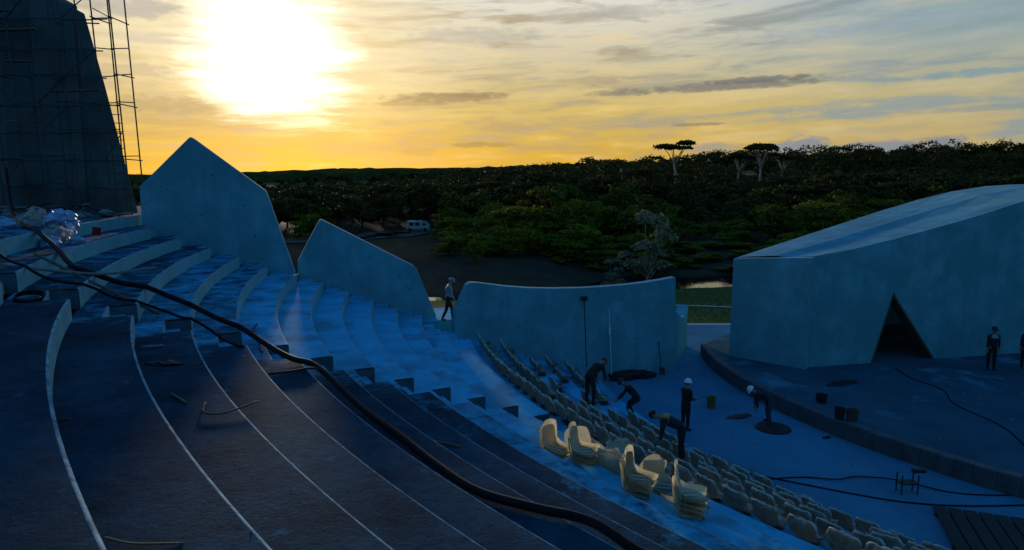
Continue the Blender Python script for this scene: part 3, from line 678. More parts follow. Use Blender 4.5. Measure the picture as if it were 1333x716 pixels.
cable('cable', drape([(-33.55, -13.6, 6.24), (-33.4, -14.2, 6.22), (-33.05, -15.0, 6.21), (-32.75, -15.5, 6.0), (-32.6, -15.9, 5.86), (-32.45, -16.2, 5.86)], .02), .018, 'thin cable hanging over the step edge behind the thick hose', 'cable', sub=1)
o = cable('pole', [(-37.0, -15.9, 7.78), (-35.7, -16.0, 7.15), (-34.45, -16.2, 6.62)], .032, 'long straight timber pole lying across the steps under the hose', 'pole', 'timber')
o = cable('pole', [(-36.9, -17.0, 7.70), (-36.0, -15.6, 7.33), (-35.3, -14.6, 7.33)], .028, 'short grey pole lying on the step next to the wire coil', 'pole', 'stone')
mb = MB()
for k in range(3):
    mb.tube([(.20 * math.cos(t) + .02 * k, .20 * math.sin(t), .03 + .03 * k) for t in np.linspace(0, 2 * math.pi, 25)], .018, 6, cap=False)
o = mb.build('wire_coil', 'rubber', smooth=True); o.location = (-35.45, -18.3, 7.27); o.rotation_euler = (.25, .15, 0); tag(o, 'coil of black wire lying on the upper step', 'coil')
def stick(pts, r, label, m='timber'): return cable('stick', pts, r, label, 'stick', m, 6, 5)
stick([(-31.75, -17.8, 5.87), (-31.4, -17.7, 5.89), (-31.05, -17.45, 5.87), (-30.85, -17.3, 5.62)], .024, 'bent branch lying beside the middle of the thick hose', 'dark_timber')
stick([(-29.35, -19.15, 5.16), (-29.0, -19.1, 5.15), (-28.65, -19.1, 5.15), (-28.3, -19.25, 5.14)], .022, 'dark branch lying just below the thick hose')
stick([(-31.78, -21.03, 6.57), (-31.41, -21.38, 6.57)], .018, 'short brown stick lying on the broad step')
stick([(-31.2, -21.35, 6.57), (-31.05, -21.72, 6.58), (-30.8, -21.75, 6.58), (-30.55, -21.4, 6.60)], .010, 'curled thin twig lying on the broad step', 'dark_timber')
stick([(-30.15, -25.05, 6.92), (-29.91, -25.14, 6.93), (-29.61, -25.11, 6.915)], .007, 'thin brown stick lying on the near step')
for k, (x, y, s) in enumerate([(-32.6, -19.6, .16), (-33.3, -18.6, .12), (-31.9, -22.9, .06)]):
    o = MB().blob((0, 0, 0), (s * 1.6, s * .6, s * .22), 9, 6, .3, seed=70 + k).build('rag', 'tarp' if k != 1 else 'stone'); o.location = (x, y, zt(x, y) + s * .12); o.rotation_euler = (0, 0, .4 * k)
    tag(o, ['crumpled black rag on the broad step', 'crumpled grey rag on the broad step', 'small crushed dark packet on the near step'][k], 'rag')
# fine grit scattered over the treads (uncountable)
mb = MB(); rg = random.Random(5)
for k in range(1500):
    a = rg.uniform(-168, -118); R = rg.uniform(28.8, 40.0); x, y = pol(R, a); s = rg.choice((.004, .005, .006, .008)) * rg.uniform(.7, 1.5); z = zt(x, y)
    j = [rg.uniform(.6, 1.3) for _ in range(4)]
    mb.add([(x + s * j[0], y, z), (x - s * .6, y + s * j[1], z), (x - s * .5, y - s * j[2], z), (x, y, z + s * j[3])], [(0, 1, 3), (1, 2, 3), (2, 0, 3)])
stuff(mb.build('grit', 'stone'), 'fine concrete grit scattered over the treads', 'grit')

# ------------------------------------------------------------------ plastic seats
def seat_grid(off=0.0, nu=9):
    prof = [(.225, .175), (.215, .205), (.15, .200), (.04, .185), (-.08, .185), (-.16, .205), (-.205, .265), (-.235, .36), (-.26, .46), (-.280, .55), (-.290, .60)]
    hw = [.205, .215, .225, .230, .232, .234, .236, .236, .232, .222, .195]
    rows = []
    for i, (y, z) in enumerate(prof):
        r = []
        for k in range(nu):
            u = -1 + 2 * k / (nu - 1); s = i / (len(prof) - 1)
            side = abs(u) ** 3
            zz = z + (.055 * side if i < 6 else .01 * side * (1 - s)); yy = y + (.06 * side if i >= 5 else .02 * side)
            if i >= 9: zz -= .03 * abs(u) ** 3
            r.append(Vector((u * hw[i], yy, zz)))
        rows.append(r)
    return rows
def grid_mesh(name, rows, thick, m, jit=0, seed=0):
    rr = random.Random(seed); bm = bmesh.new()
    vv = [[bm.verts.new(p + Vector((rr.uniform(-jit, jit), rr.uniform(-jit, jit), rr.uniform(-jit, jit)))) for p in r] for r in rows]
    for i in range(len(rows) - 1):
        for k in range(len(rows[0]) - 1): bm.faces.new((vv[i][k], vv[i][k + 1], vv[i + 1][k + 1], vv[i + 1][k]))
    if thick: bmesh.ops.solidify(bm, geom=bm.faces[:], thickness=thick)
    bmesh.ops.recalc_face_normals(bm, faces=bm.faces)
    me = bpy.data.meshes.new(name); bm.to_mesh(me); bm.free(); me.materials.append(MATS[m])
    me.polygons.foreach_set('use_smooth', [True] * len(me.polygons)); return me
shell_me = grid_mesh('seat_shell', seat_grid(), .016, 'seat')
shell_row = grid_mesh('seat_shell', seat_grid(), .016, 'seat_shade')
mbk = MB(); mbk.box((0, .02, .135), (.12, .24, .09)); mbk.box((0, .02, .094), (.30, .20, .02)); bracket_me = mbk.mesh('seat_bracket', 'bracket')
mbr = MB()
for k in (-1, 1): mbr.box((.055 * k, -.02, .188), (.035, .30, .020), rz=.5)
for k in (-1, 1): mbr.box((.15 * k, .02, .185), (.02, .34, .03))
rib_me = mbr.mesh('seat_rib', 'seat')
def wrap_mesh(seed):
    """film bag: over the back, a bridge from the top of the back to the front lip, gathered corners"""
    rr = random.Random(seed); G = seat_grid(); rows = []
    pk = rr.uniform(.01, .09); sk_ = rr.uniform(-.6, .6)
    for i, r in enumerate(G[::-1]):        # up the outside of the back, from under the seat
        pass
    outer = [[p + Vector((p.x * .10, -.03, -.015)) for p in r] for r in G[5:]]            # outside of the back
    top = [p + Vector((p.x * .06, -.012, .018 + pk * max(0, 1 - abs(p.x / .15 - sk_)) + .035 * (abs(p.x) > .13) * rr.random())) for p in G[-1]]
    inner = []
    for t in (.12, .3, .5, .7, .88, 1.0):
        row = []
        for k in range(9):
            a, b = G[-1][k], G[0][k]; p = a.lerp(b, t); sag = (.05 + .05 * rr.random()) * math.sin(t * math.pi)
            low = G[max(0, int(round(10 - 10 * t)))][k].z
            p.z = max(p.z - sag * 1.4, low + .02); p.x = (a.x + (b.x - a.x) * min(1, t * 2.2)) * 1.08; row.append(p)
        inner.append(row)
    under = [[Vector((p.x * 1.05, p.y + .015, p.z - .06)) for p in G[0]], [Vector((p.x * .9, p.y - .06, p.z - .12)) for p in G[0]]]
    return grid_mesh('film_wrap', outer + [top] + inner + under, 0, 'film', .006, seed)
wraps = [wrap_mesh(s) for s in range(11, 17)]
def fold_mesh(seed):
    rr = random.Random(seed); G = seat_grid(); pts = [G[8][0], G[9][0]] + list(G[-1]) + [G[9][-1], G[8][-1]]
    pts = [p + Vector((0, -.01, .012)) + Vector((rr.uniform(-.012, .012), rr.uniform(-.012, .012), rr.uniform(-.008, .02))) for p in pts]
    return MB().tube(pts, [rr.uniform(.008, .024) for _ in pts], 5).mesh('film_fold_highlight', 'film_fold_highlight', smooth=True)
folds = [fold_mesh(s) for s in range(31, 37)]
def make_seat(label, group, wrap=True, bracket=True, k=0, ribs=False):
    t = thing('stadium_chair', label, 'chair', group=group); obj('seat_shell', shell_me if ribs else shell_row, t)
    if bracket: obj('seat_bracket', bracket_me, t)
    if ribs: obj('seat_rib', rib_me, t)
    if wrap: obj('film_wrap', wraps[k % len(wraps)], t)
    if wrap and bracket: obj('film_fold_highlight', folds[k % 6], t)
    return t
def put(t, loc, rz, tilt=(0, 0), s=1.0): t.location = loc; t.rotation_euler = (tilt[0], tilt[1], rz); t.scale = (s, s, s); return t
rows = [(12, -171.3, -131, 'film-wrapped cream chair in the uppermost seat row, next to the stacked seats', 'uppermost row of seats', 1.0),
        (13, -172.3, -132, 'film-wrapped cream chair in the second seat row below the stacked seats', 'second row of seats', .97),
        (14, -172.0, -133, 'film-wrapped cream chair in the third seat row below the stacked seats', 'third row of seats', .72),
        (15, -172.4, -134, 'film-wrapped cream chair in the fourth seat row, one above the lowest', 'fourth row of seats', .72),
        (16, -173.4, -135, 'film-wrapped cream chair in the lowest seat row, beside the orchestra floor', 'lowest row of seats', .93)]
protos = {}
for i, a0, a1, lab, grp, dens in rows:
    R, z = edge(i); R += .33; a = a0; k = 0
    while a < a1:
        x, y = pol(R, a); far = a < -160
        keep = rnd.random() < dens
        if i in (14, 15) and a < -163: keep = rnd.random() < .35
        if i == 14 and -152.5 < a < -148.5: keep = False
        if i == 14 and -161.8 < a < -159.5: keep = False
        if i in (15, 16) and -162 < a < -160: keep = False
        if keep:
            key = (i, k % 6)
            rz = R_(a + 90) + rnd.uniform(-.10, .10)
            if key not in protos: t = make_seat(lab, grp, k=k); protos[key] = t; put(t, (x, y, z - .08), rz)
            else: copy_tree(protos[key], (x, y, z - .083), rz, scale=rnd.uniform(1.06, 1.16), tilt=(rnd.uniform(-.05, .05), rnd.uniform(-.04, .04)))
            k += 1
        a += math.degrees((.64 + rnd.uniform(-.03, .03)) / R)
# nested stacks on the lit step
def stack(x, y, n, rz, name, dz=.088, sc_=1.12):
    z = zt(x, y); lab = 'cream chair shell nested in ' + name
    for k in range(n):
        t = make_seat(lab, name, wrap=False, bracket=False, ribs=True)
        put(t, (x + .012 * k, y, z - .15 + k * dz), rz + rnd.uniform(-.05, .05), (-.16 + rnd.uniform(-.05, .05), rnd.uniform(-.06, .06)), sc_)
stack(-26.72, -16.98, 2, R_(-126), 'the smallest stack, first beside the aisle steps')
stack(-26.22, -17.30, 3, R_(-108), 'the slotted stack beside the smallest stack')
stack(-25.45, -18.55, 3, R_(-112), 'the stack with gaps showing between its shells', .11)
stack(-24.78, -19.22, 4, R_(-100), 'the tallest, square-fronted stack')
# loose seats between the stacks and the row
for k, (x, y, rz, tl, lab) in enumerate([(-26.05, -16.35, -165, (.1, .1), 'cream chair turned sideways beside the slotted stack'), (-25.72, -15.95, -60, (-.3, .1), 'bright cream chair tipped upright among the loose chairs'),
        (-25.5, -16.75, -20, (.15, -.2), 'cream chair facing away between two loose chairs'), (-25.05, -17.25, 15, (.1, .1), 'cream chair with raised pointed back beside the gapped stack'), (-24.75, -17.75, -140, (0, .1), 'low cream chair lying between the pointed chair and the row'),
        (-24.15, -18.25, -150, (.1, 0), 'cream chair leaning on the square-fronted stack'), (-25.3, -17.85, -95, (-.1, .0), 'cream chair tucked behind the gapped stack'), (-26.35, -16.55, -80, (.35, .1), 'cream chair tipped back behind the smallest stack'), (-25.25, -16.15, -200, (.2, .3), 'cream chair lying askew beyond the loose chairs'), (-24.45, -18.6, -60, (.3, -.2), 'cream chair tipped against the square-fronted stack'), (-25.75, -17.2, -35, (-.2, .2), 'cream chair wedged between the slotted and gapped stacks')]):
    t = make_seat(lab, 'loose chairs on the lit step', wrap=(k % 3 == 2), bracket=False, ribs=True, k=k + 1); put(t, (x, y, zt(x, y) - .12), R_(rz), tl, 1.18)
# discarded film bags between the rows
for k in range(16):
    a = rnd.uniform(-161, -150) if k < 11 else rnd.uniform(-149, -138); i = rnd.choice((13, 14, 15, 16)); R, z = edge(i); x, y = pol(R + rnd.uniform(.2, .7), a); s = rnd.uniform(.16, .30)
    o = MB().blob((0, 0, 0), (s * 1.3, s, s * .6), 11, 8, .30, seed=100 + k).build('film_bag', 'film'); o.location = (x, y, z + s * .4); o.rotation_euler = (0, 0, rnd.uniform(0, 6))
    tag(o, 'crumpled bag of clear film dropped between the seat rows', 'film bag', 'film bags between the seat rows')

# ------------------------------------------------------------------ people
def person(label, loc, rz, lean=0.0, side=0.0, arms=None, legs=None, head=(0, 0), shirt='navy', trousers='charcoal', hat=None, hat_kind='helmet', vest=None, height=1.75, extra=None):
    """arms/legs: {side:(upper dir, lower dir)} unit-ish vectors in person space (x right, y forward)"""
    s = height / 1.75; V = Vector
    arms = arms or {-1: ((-.12, .02, -1), (-.05, .15, -1)), 1: ((.12, .02, -1), (.05, .15, -1))}
    legs = legs or {-1: ((-.04, 0, -1), (0, 0, -1)), 1: ((.04, 0, -1), (0, 0, -1))}
    up = V((side, math.sin(lean), math.cos(lean))).normalized(); fwd = V((0, math.cos(lean), -math.sin(lean))).normalized(); rt = V((1, 0, 0))
    pel = V((0, 0, 0)); J = []; E_ = []
    def j(p, r, kind, par=None):
        J.append((V(p), r, kind))
        if par is not None: E_.append((par, len(J) - 1))
        return len(J) - 1
    p0 = j(pel, .135, 'leg'); p1 = j(pel + up * .18, .125, 'top', p0); p2 = j(pel + up * .36, .15, 'top', p1); p3 = j(pel + up * .48, .10, 'top', p2)
    hd = (up + fwd * math.tan(head[0]) + rt * head[1]).normalized(); nk = pel + up * .54
    n0 = j(nk, .055, 'skin', p3); n1 = j(nk + hd * .08, .062, 'skin', n0); n2 = j(nk + hd * .14 + fwd * .015, .088, 'skin', n1); n3 = j(nk + hd * .22 + fwd * .01, .095, 'skin', n2); n4 = j(nk + hd * .27, .07, 'skin', n3)
    hands = []
    for q in (-1, 1):
        sh = j(pel + up * .46 + rt * q * .17, .066, 'top', p3); u, l = (V(v).normalized() for v in arms[q])
        e0 = j(J[sh][0] + u * .14, .052, 'top', sh); e1 = j(J[sh][0] + u * .29, .043, 'top', e0); e2 = j(J[e1][0] + l * .13, .040, 'top', e1); w0 = j(J[e1][0] + l * .25, .030, 'skin', e2); h0 = j(J[w0][0] + l * .07, .036, 'skin', w0)
        hands.append((J[h0][0], l, q))
    feet = []
    for q in (-1, 1):
        hp_ = j(pel + rt * q * .095 - V((0, 0, .05)), .098, 'leg', p0); u, l = (V(v).normalized() for v in legs[q])
        k0 = j(J[hp_][0] + u * .2, .085, 'leg', hp_); k1 = j(J[hp_][0] + u * .42, .060, 'leg', k0); k2 = j(J[k1][0] + l * .17, .060, 'leg', k1); an = j(J[k1][0] + l * .37, .042, 'leg', k2); hl = j(J[an][0] + V((0, -.02, -.05)), .045, 'boot', an); to = j(J[an][0] + V((.02 * q, .16, -.055)), .038, 'boot', hl)
        feet.append(J[hl][0].z - .045)
    dz = -min(feet)
    me = bpy.data.meshes.new('body'); me.from_pydata([tuple((p + V((0, 0, dz))) * s) for p, r, k in J], E_, [])
    o = bpy.data.objects.new('body_tmp', me); C.objects.link(o)
    md = o.modifiers.new('skin', 'SKIN'); md.use_smooth_shade = True
    sv_ = me.skin_vertices[0].data
    for i, (p, r, k) in enumerate(J): sv_[i].radius = ((r * s * 1.13, r * s * 1.08) if k in ('top', 'leg') else (r * s, r * s))
    for i in range(len(J)): sv_[i].use_root = (i == 0)
    sb = o.modifiers.new('sub', 'SUBSURF'); sb.levels = 1; sb.render_levels = 1
    dg = bpy.context.evaluated_depsgraph_get(); ev = o.evaluated_get(dg); bmm = bpy.data.meshes.new_from_object(ev)
    bpy.data.objects.remove(o)
    kinds = ['leg', 'top', 'skin', 'boot']; mats_ = [trousers, shirt, 'skin', 'boot']
    pts = np.array([tuple((p + V((0, 0, dz))) * s) for p, r, k in J]); ea = np.array(E_)
    bm = bmesh.new(); bm.from_mesh(bmm); bpy.data.meshes.remove(bmm)
    A_ = pts[ea[:, 0]]; B_ = pts[ea[:, 1]]; AB = B_ - A_; L2 = (AB ** 2).sum(1)
    for f in bm.faces:
        c = np.array(f.calc_center_median()); t = np.clip(((c - A_) * AB).sum(1) / L2, 0, 1); d = ((A_ + AB * t[:, None] - c) ** 2).sum(1); b = int(d.argmin())
        kk = J[ea[b][1]][2] if t[b] > .35 else J[ea[b][0]][2]
        f.material_index = kinds.index(kk); f.smooth = True
    extra_mb = MB()   # fingers, nose and ears joined into the body surface
    for hp2, l, q in hands:
        pr = l.cross(fwd).normalized() if abs(l.dot(fwd)) < .95 else rt
        nr = pr.cross(l).normalized()
        for k in range(4):
            off = pr * (.027 - .018 * k); ln_ = (.062, .075, .07, .055)[k]
            b0 = hp2 + l * .01 + off; extra_mb.tube([b0, b0 + l * ln_ * .6, b0 + l * ln_ + nr * .02], [.010, .009, .007], 5)
        extra_mb.tube([hp2 - l * .03 + pr * .03 * q, hp2 + pr * .055 * q, hp2 + l * .035 + pr * .06 * q], [.011, .010, .008], 5)
    hc = nk + hd * .19 + fwd * .01
    extra_mb.blob(hc + fwd * .10, (.015, .022, .022), 6, 4, 0); extra_mb.blob(hc + rt * .092, (.012, .022, .032), 6, 4, 0); extra_mb.blob(hc - rt * .092, (.012, .022, .032), 6, 4, 0)
    vv = [bm.verts.new((Vector(v) + V((0, 0, dz))) * s) for v in extra_mb.v]
    for f in extra_mb.f:
        try: nf = bm.faces.new([vv[i] for i in f]); nf.material_index = 2; nf.smooth = True
        except ValueError: pass
    me2 = bpy.data.meshes.new('person'); bm.to_mesh(me2); bm.free()
    for m in mats_: me2.materials.append(MATS[m])
    root = thing('person', label, 'person', loc, rz=rz); obj('body', me2, root)
    def child(name, mb_, m): 
        mb_.v = [tuple((Vector(v) + V((0, 0, dz))) * s) for v in mb_.v]; return mb_.build(name, m, root, smooth=True, local=True)
    # eyes
    for q in (-1, 1): child('eye', MB().blob(hc + fwd * .088 + rt * q * .034 + hd * .012, (.011, .008, .008), 6, 4, 0), 'hair')
    # hair and headgear in head space
    def head_cap(rad, z0, z1, dzc, brim=0.0, flare=0.0):
        mbh = MB(); rot = V((0, 0, 1)).rotation_difference(hd).to_matrix(); seg = 16; vs = []; ringsN = 6
        for i in range(ringsN + 1):
            t = i / ringsN; th = t * math.pi * .5
            for k in range(seg):
                ph = 2 * math.pi * k / seg; r = math.sin(th) * rad
                vs.append(hc + rot @ V((r * math.cos(ph) * .93, r * math.sin(ph) * 1.08 - .005, z0 + math.cos(th) * (z1 - z0))))
        fs = [(i * seg + k, (i + 1) * seg + k, (i + 1) * seg + (k + 1) % seg, i * seg + (k + 1) % seg) for i in range(ringsN) for k in range(seg)]
        if brim:
            o_ = len(vs)
            for k in range(seg):
                ph = 2 * math.pi * k / seg; fr_ = max(0, math.sin(ph)); r = rad + brim * (.25 + .75 * fr_ ** 2) + flare
                vs.append(hc + rot @ V((r * math.cos(ph) * .93, r * math.sin(ph) * 1.08, z0 - .012)))
            b = ringsN * seg; fs += [(b + k, o_ + k, o_ + (k + 1) % seg, b + (k + 1) % seg) for k in range(seg)]
        mbh.add(vs, fs); return mbh
    child('hair', head_cap(.107, -.02, .115, 0), 'hair')
    if hat: child({'helmet': 'helmet', 'cap': 'cap'}[hat_kind], head_cap(.128 if hat_kind == 'helmet' else .116, .015, .15 if hat_kind == 'helmet' else .128, 0, .07 if hat_kind == 'cap' else .035), hat)
    if vest:
        mbv = MB(); vs = []; seg = 14
        prof = [(.36, .175, .155), (.44, .185, .15), (.52, .12, .11)] if vest != 'collar' else [(.40, .19, .15), (.47, .17, .135), (.53, .09, .085)]
        for h, rx, ry in prof:
            for k in range(seg):
                ph = 2 * math.pi * k / seg; vs.append(pel + up * h + rt * rx * math.cos(ph) + fwd * ry * math.sin(ph))
        mbv.add(vs, [(i * seg + k, i * seg + (k + 1) % seg, (i + 1) * seg + (k + 1) % seg, (i + 1) * seg + k) for i in range(len(prof) - 1) for k in range(seg)])
        child('collar', mbv, 'orange' if vest == 'orange' else 'greyshirt')
    return root, [(h * s) for h in []]
z10 = edge(10)[1]
person('person in blue-grey shirt and pale cap walking through the gap between walls', (-30.05, -2.85, 3.652), R_(-78), lean=.12, head=(.35, 0), shirt='greyshirt', trousers='charcoal', hat='bluecap', hat_kind='cap', height=1.76,
       arms={-1: ((-.08, -.15, -1), (0, .2, -1)), 1: ((.08, .25, -1), (0, .45, -1))}, legs={-1: ((-.02, .40, -1), (0, .05, -1)), 1: ((.02, -.22, -1), (0, -.50, -1))})
person('person in black bending down among the upper seat rows', (-25.05, -8.75, edge(14)[1]), R_(-50), lean=1.05, head=(.2, 0), shirt='charcoal', trousers='charcoal', height=1.76,
       arms={-1: ((-.1, .25, -1), (.1, .2, -1)), 1: ((.1, .25, -1), (-.1, .2, -1))}, legs={-1: ((-.12, .12, -1), (0, -.08, -1)), 1: ((.12, .12, -1), (0, -.08, -1))})
person('person in black crouching over the lowest seat row', (-23.4, -8.1, edge(16)[1]), R_(75), lean=.85, head=(.1, 0), shirt='charcoal', trousers='charcoal', hat='black_plastic', hat_kind='cap', height=1.72,
       arms={-1: ((-.2, .5, -.8), (.1, .6, -.6)), 1: ((.2, .4, -.9), (0, .6, -.5))}, legs={-1: ((-.2, .75, -.6), (0, -.45, -.9)), 1: ((.2, .75, -.6), (0, -.45, -.9))})
person('person in navy with an orange collar bending over to reach a seat', (-23.28, -13.2, edge(14)[1]), R_(82), lean=1.25, head=(-.1, 0), shirt='navy', trousers='charcoal', vest='orange', height=1.80,
       arms={-1: ((-.1, .12, -1), (0, .25, -1)), 1: ((.1, .05, -1), (0, .15, -1))}, legs={-1: ((-.12, .06, -1), (0, -.05, -1)), 1: ((.12, -.06, -1), (0, -.12, -1))})
person('person in white helmet and dark overalls standing on the orchestra floor', (-21.6, -7.3, FL), R_(-60), lean=.04, head=(.1, 0), shirt='charcoal', trousers='charcoal', hat='white_plastic', height=1.76,
       arms={-1: ((-.1, .1, -1), (.3, .9, -.15)), 1: ((.12, .1, -1), (-.1, .9, -.1))})
person('person in white helmet stooping astride the dark round cover', (-18.5, -6.7, FL), R_(80), lean=1.2, head=(-.2, 0), shirt='navy', trousers='denim', hat='white_plastic', height=1.74,
       arms={-1: ((-.1, .1, -1), (0, .1, -1)), 1: ((.1, .1, -1), (0, .1, -1))}, legs={-1: ((-.30, .20, -1), (-.1, -.15, -1)), 1: ((.30, .15, -1), (.1, -.15, -1))})
person('person in dark clothes and cap with a pale collar standing on the stage', (-7.2, -1.6, ST), R_(170), lean=.06, shirt='navy', trousers='charcoal', hat='black_plastic', hat_kind='cap', vest='collar', height=1.86)
person('person in dark clothes at the stage house wall, right of the doorway', (-5.55, -1.35, ST), R_(150), lean=.1, shirt='navy', trousers='charcoal', vest='collar', height=1.80)

# ------------------------------------------------------------------ tools, buckets and cables on the floor
def bucket(loc, r, h, m, label, tilt=0):
    t = thing('bucket', label, 'bucket', loc); t.rotation_euler = (tilt, 0, rnd.uniform(0, 6))
    mb = MB().lathe([(0, .01), (r * .82, .01), (r * .82, 0), (r, h), (r * 1.06, h), (r * 1.06, h - .03), (r * .95, h - .03), (r * .78, .03), (0, .03)], n=18); mb.build('pail', m, t, smooth=False, local=True)
    MB().tube([(r * math.cos(q), .05, h * .95 - .6 * r * math.sin(q)) for q in np.linspace(0, math.pi, 12)], .008, 6).build('handle', 'steel', t, local=True)
    return t
bucket((-20.05, -5.05, FL), .17, .42, 'yellow_plastic', 'yellow-brown bucket on the floor in front of the helmeted worker')
bucket((-16.6, -7.75, 1.365), .17, .36, 'black_plastic', 'black bucket standing on the stage kerb, touching the dark drum')
bucket((-16.25, -7.9, 1.365), .20, .36, 'rust', 'dark brown drum standing on the stage kerb beside a black bucket')
bucket((-16.3, -5.8, ST), .20, .30, 'black_plastic', 'low black bucket standing on the stage floor behind the kerb')
# round cover
mb = MB().lathe([(0, .06), (.52, .06), (.58, .03), (.60, 0)], n=28); o = mb.build('round_cover', 'tarp'); o.location = (-18.55, -7.15, FL + .004); tag(o, 'black round cover lying on the floor under the stooping worker', 'cover')
def leaner(name, a, b, r, m, label, cat, head=None):
    t = thing(name, label, cat, a); MB().tube([a, b], r, 8).build('shaft', m, t)
    if head: head(t)
    return t
leaner('broom', (-24.40, -2.15, edge(16)[1]), (-24.50, -1.78, 4.30), .022, 'dark_timber', 'long broom leaning upside down on the low wing wall', 'broom', lambda t: MB().box((-24.50, -1.80, 4.36), (.26, .10, .16), rz=.35).build('brush_head', 'black_plastic', t))
leaner('paint_pole', (-23.25, -1.6, FL), (-23.40, -1.36, 3.85), .014, 'white_plastic', 'thin pale roller pole leaning on the low wing wall', 'pole', lambda t: MB().box((-23.36, -1.42, 2.9), (.07, .07, .32)).build('grip', 'white_plastic', t))
leaner('shovel', (-20.95, -.75, FL), (-21.05, -.46, 2.20), .020, 'dark_timber', 'shovel leaning on the end of the low wing wall', 'shovel', lambda t: MB().box((-20.94, -.78, FL + .17), (.26, .03, .34), rx=-.15).build('blade', 'steel', t))
leaner('float_pole', (-21.45, -7.0, 1.72), (-20.3, -5.6, 1.42), .016, 'timber', 'wooden tool pole held out by the helmeted worker', 'pole')
for k, (x, y, sx, sy, sz, rz) in enumerate([(-22.5, -1.35, .95, .32, .24, .35), (-21.7, -1.1, .5, .3, .15, .4)]):
    o = MB().blob((0, 0, 0), (sx, sy, sz), 14, 8, .22, seed=200 + k).build('tarpaulin', 'tarp'); o.location = (x, y, FL + sz * .55); o.rotation_euler = (0, 0, rz)
    tag(o, ['large heap of black tarpaulin against the low wing wall', 'small heap of black tarpaulin beside the shovel'][k], 'tarpaulin')
zf = FL + .02
cable('cable', [(-24.2, -8.1, edge(17)[1] + .02), (-23.2, -9.0, zf), (-21.6, -10.2, zf), (-19.8, -11.2, zf), (-18.3, -12.0, zf), (-17.1, -12.5, zf), (-15.6, -12.7, zf), (-13, -12.6, zf)], .022, 'straight black cable stretched across the orchestra floor', 'cable')
cable('cable', [(-21.2, -11.9, zf), (-20.3, -11.2, zf), (-19.2, -11.0, zf), (-18.3, -11.2, zf + .03), (-17.6, -11.0, zf + .02), (-16.6, -11.3, zf + .05), (-15.6, -11.9, zf), (-14.5, -12.1, zf), (-12.8, -12.0, zf)], .020, 'wavy black cable crossing the straight one on the orchestra floor', 'cable')
cable('cable', [(-11.1, -1.4, ST + .015), (-11.3, -2.8, ST + .015), (-11.0, -4.4, ST + .015), (-11.6, -6.0, ST + .015), (-11.5, -8.2, ST + .015), (-12.1, -10.2, ST + .015)], .020, 'thin cable running over the stage from the triangular doorway', 'cable')
t = thing('metal_stand', 'small black metal stand among cables on the orchestra floor', 'stand', (-16.75, -11.95, FL))
for dx_, dy_ in ((-.22, -.1), (.22, -.1), (.22, .15), (-.22, .15)): MB().tube([(-16.75 + dx_, -11.95 + dy_, FL), (-16.75 + dx_, -11.95 + dy_, FL + .55)], .018, 6).build('leg', 'black_plastic', t)
MB().box((-16.75, -11.92, FL + .30), (.5, .3, .03)).build('shelf', 'black_plastic', t); MB().box((-16.42, -11.85, FL + .60), (.34, .12, .09)).build('top_box', 'black_plastic', t)
t = thing('timber_deck', 'low dark timber deck lying on the orchestra floor by the cables', 'deck', (-15.6, -14.2, FL))
for k in range(11):
    MB().box((-16.9 + .31 * k, -14.0 - .12 * k, FL + .115 + rnd.uniform(-.006, .006)), (.285, 2.3, .05), rz=R_(-20)).build('board', 'dark_timber', t)
for k in (-1, 1): MB().box((-15.35 + .27 * k, -14.55 + .75 * k, FL + .045), (3.6, .1, .085), rz=R_(-20)).build('bearer', 'dark_timber', t)
for k, (x, y, s) in enumerate([(-19.3, -6.0, .35), (-17.1, -8.0, .12), (-14.4, -3.5, .5)]):
    o = MB().blob((0, 0, 0), (s * 1.5, s * .6, .03), 12, 6, .25, seed=300 + k).build('wet_rag', 'tarp'); o.location = (x, y, (ST if k == 2 else FL) + .015); o.rotation_euler = (0, 0, .4)
    tag(o, ['flat dark sack on the floor between bucket and stooping worker', 'small dark scrap on the floor below the kerb buckets', 'flat dark sheet on the stage in front of the stage house'][k], 'sack')

mb = MB(); rg = random.Random(8)
for k in range(700):
    if k % 2: x, y = pol(rg.uniform(18.7, 23.8), rg.uniform(-178, -130)); z = FL
    else: x, y = pol(rg.uniform(6, 17.8), rg.uniform(-176, -120)); z = ST
    s_ = rg.choice((.012, .016, .02, .03, .05)) * rg.uniform(.6, 1.4); j = [rg.uniform(.5, 1.4) for _ in range(4)]
    mb.add([(x + s_ * j[0], y, z), (x - s_ * .6, y + s_ * j[1], z), (x - s_ * .5, y - s_ * j[2], z), (x, y, z + s_ * .6 * j[3])], [(0, 1, 3), (1, 2, 3), (2, 0, 3)])
stuff(mb.build('mortar_chips', 'stone'), 'small mortar chips scattered over the orchestra and stage floors', 'chips')
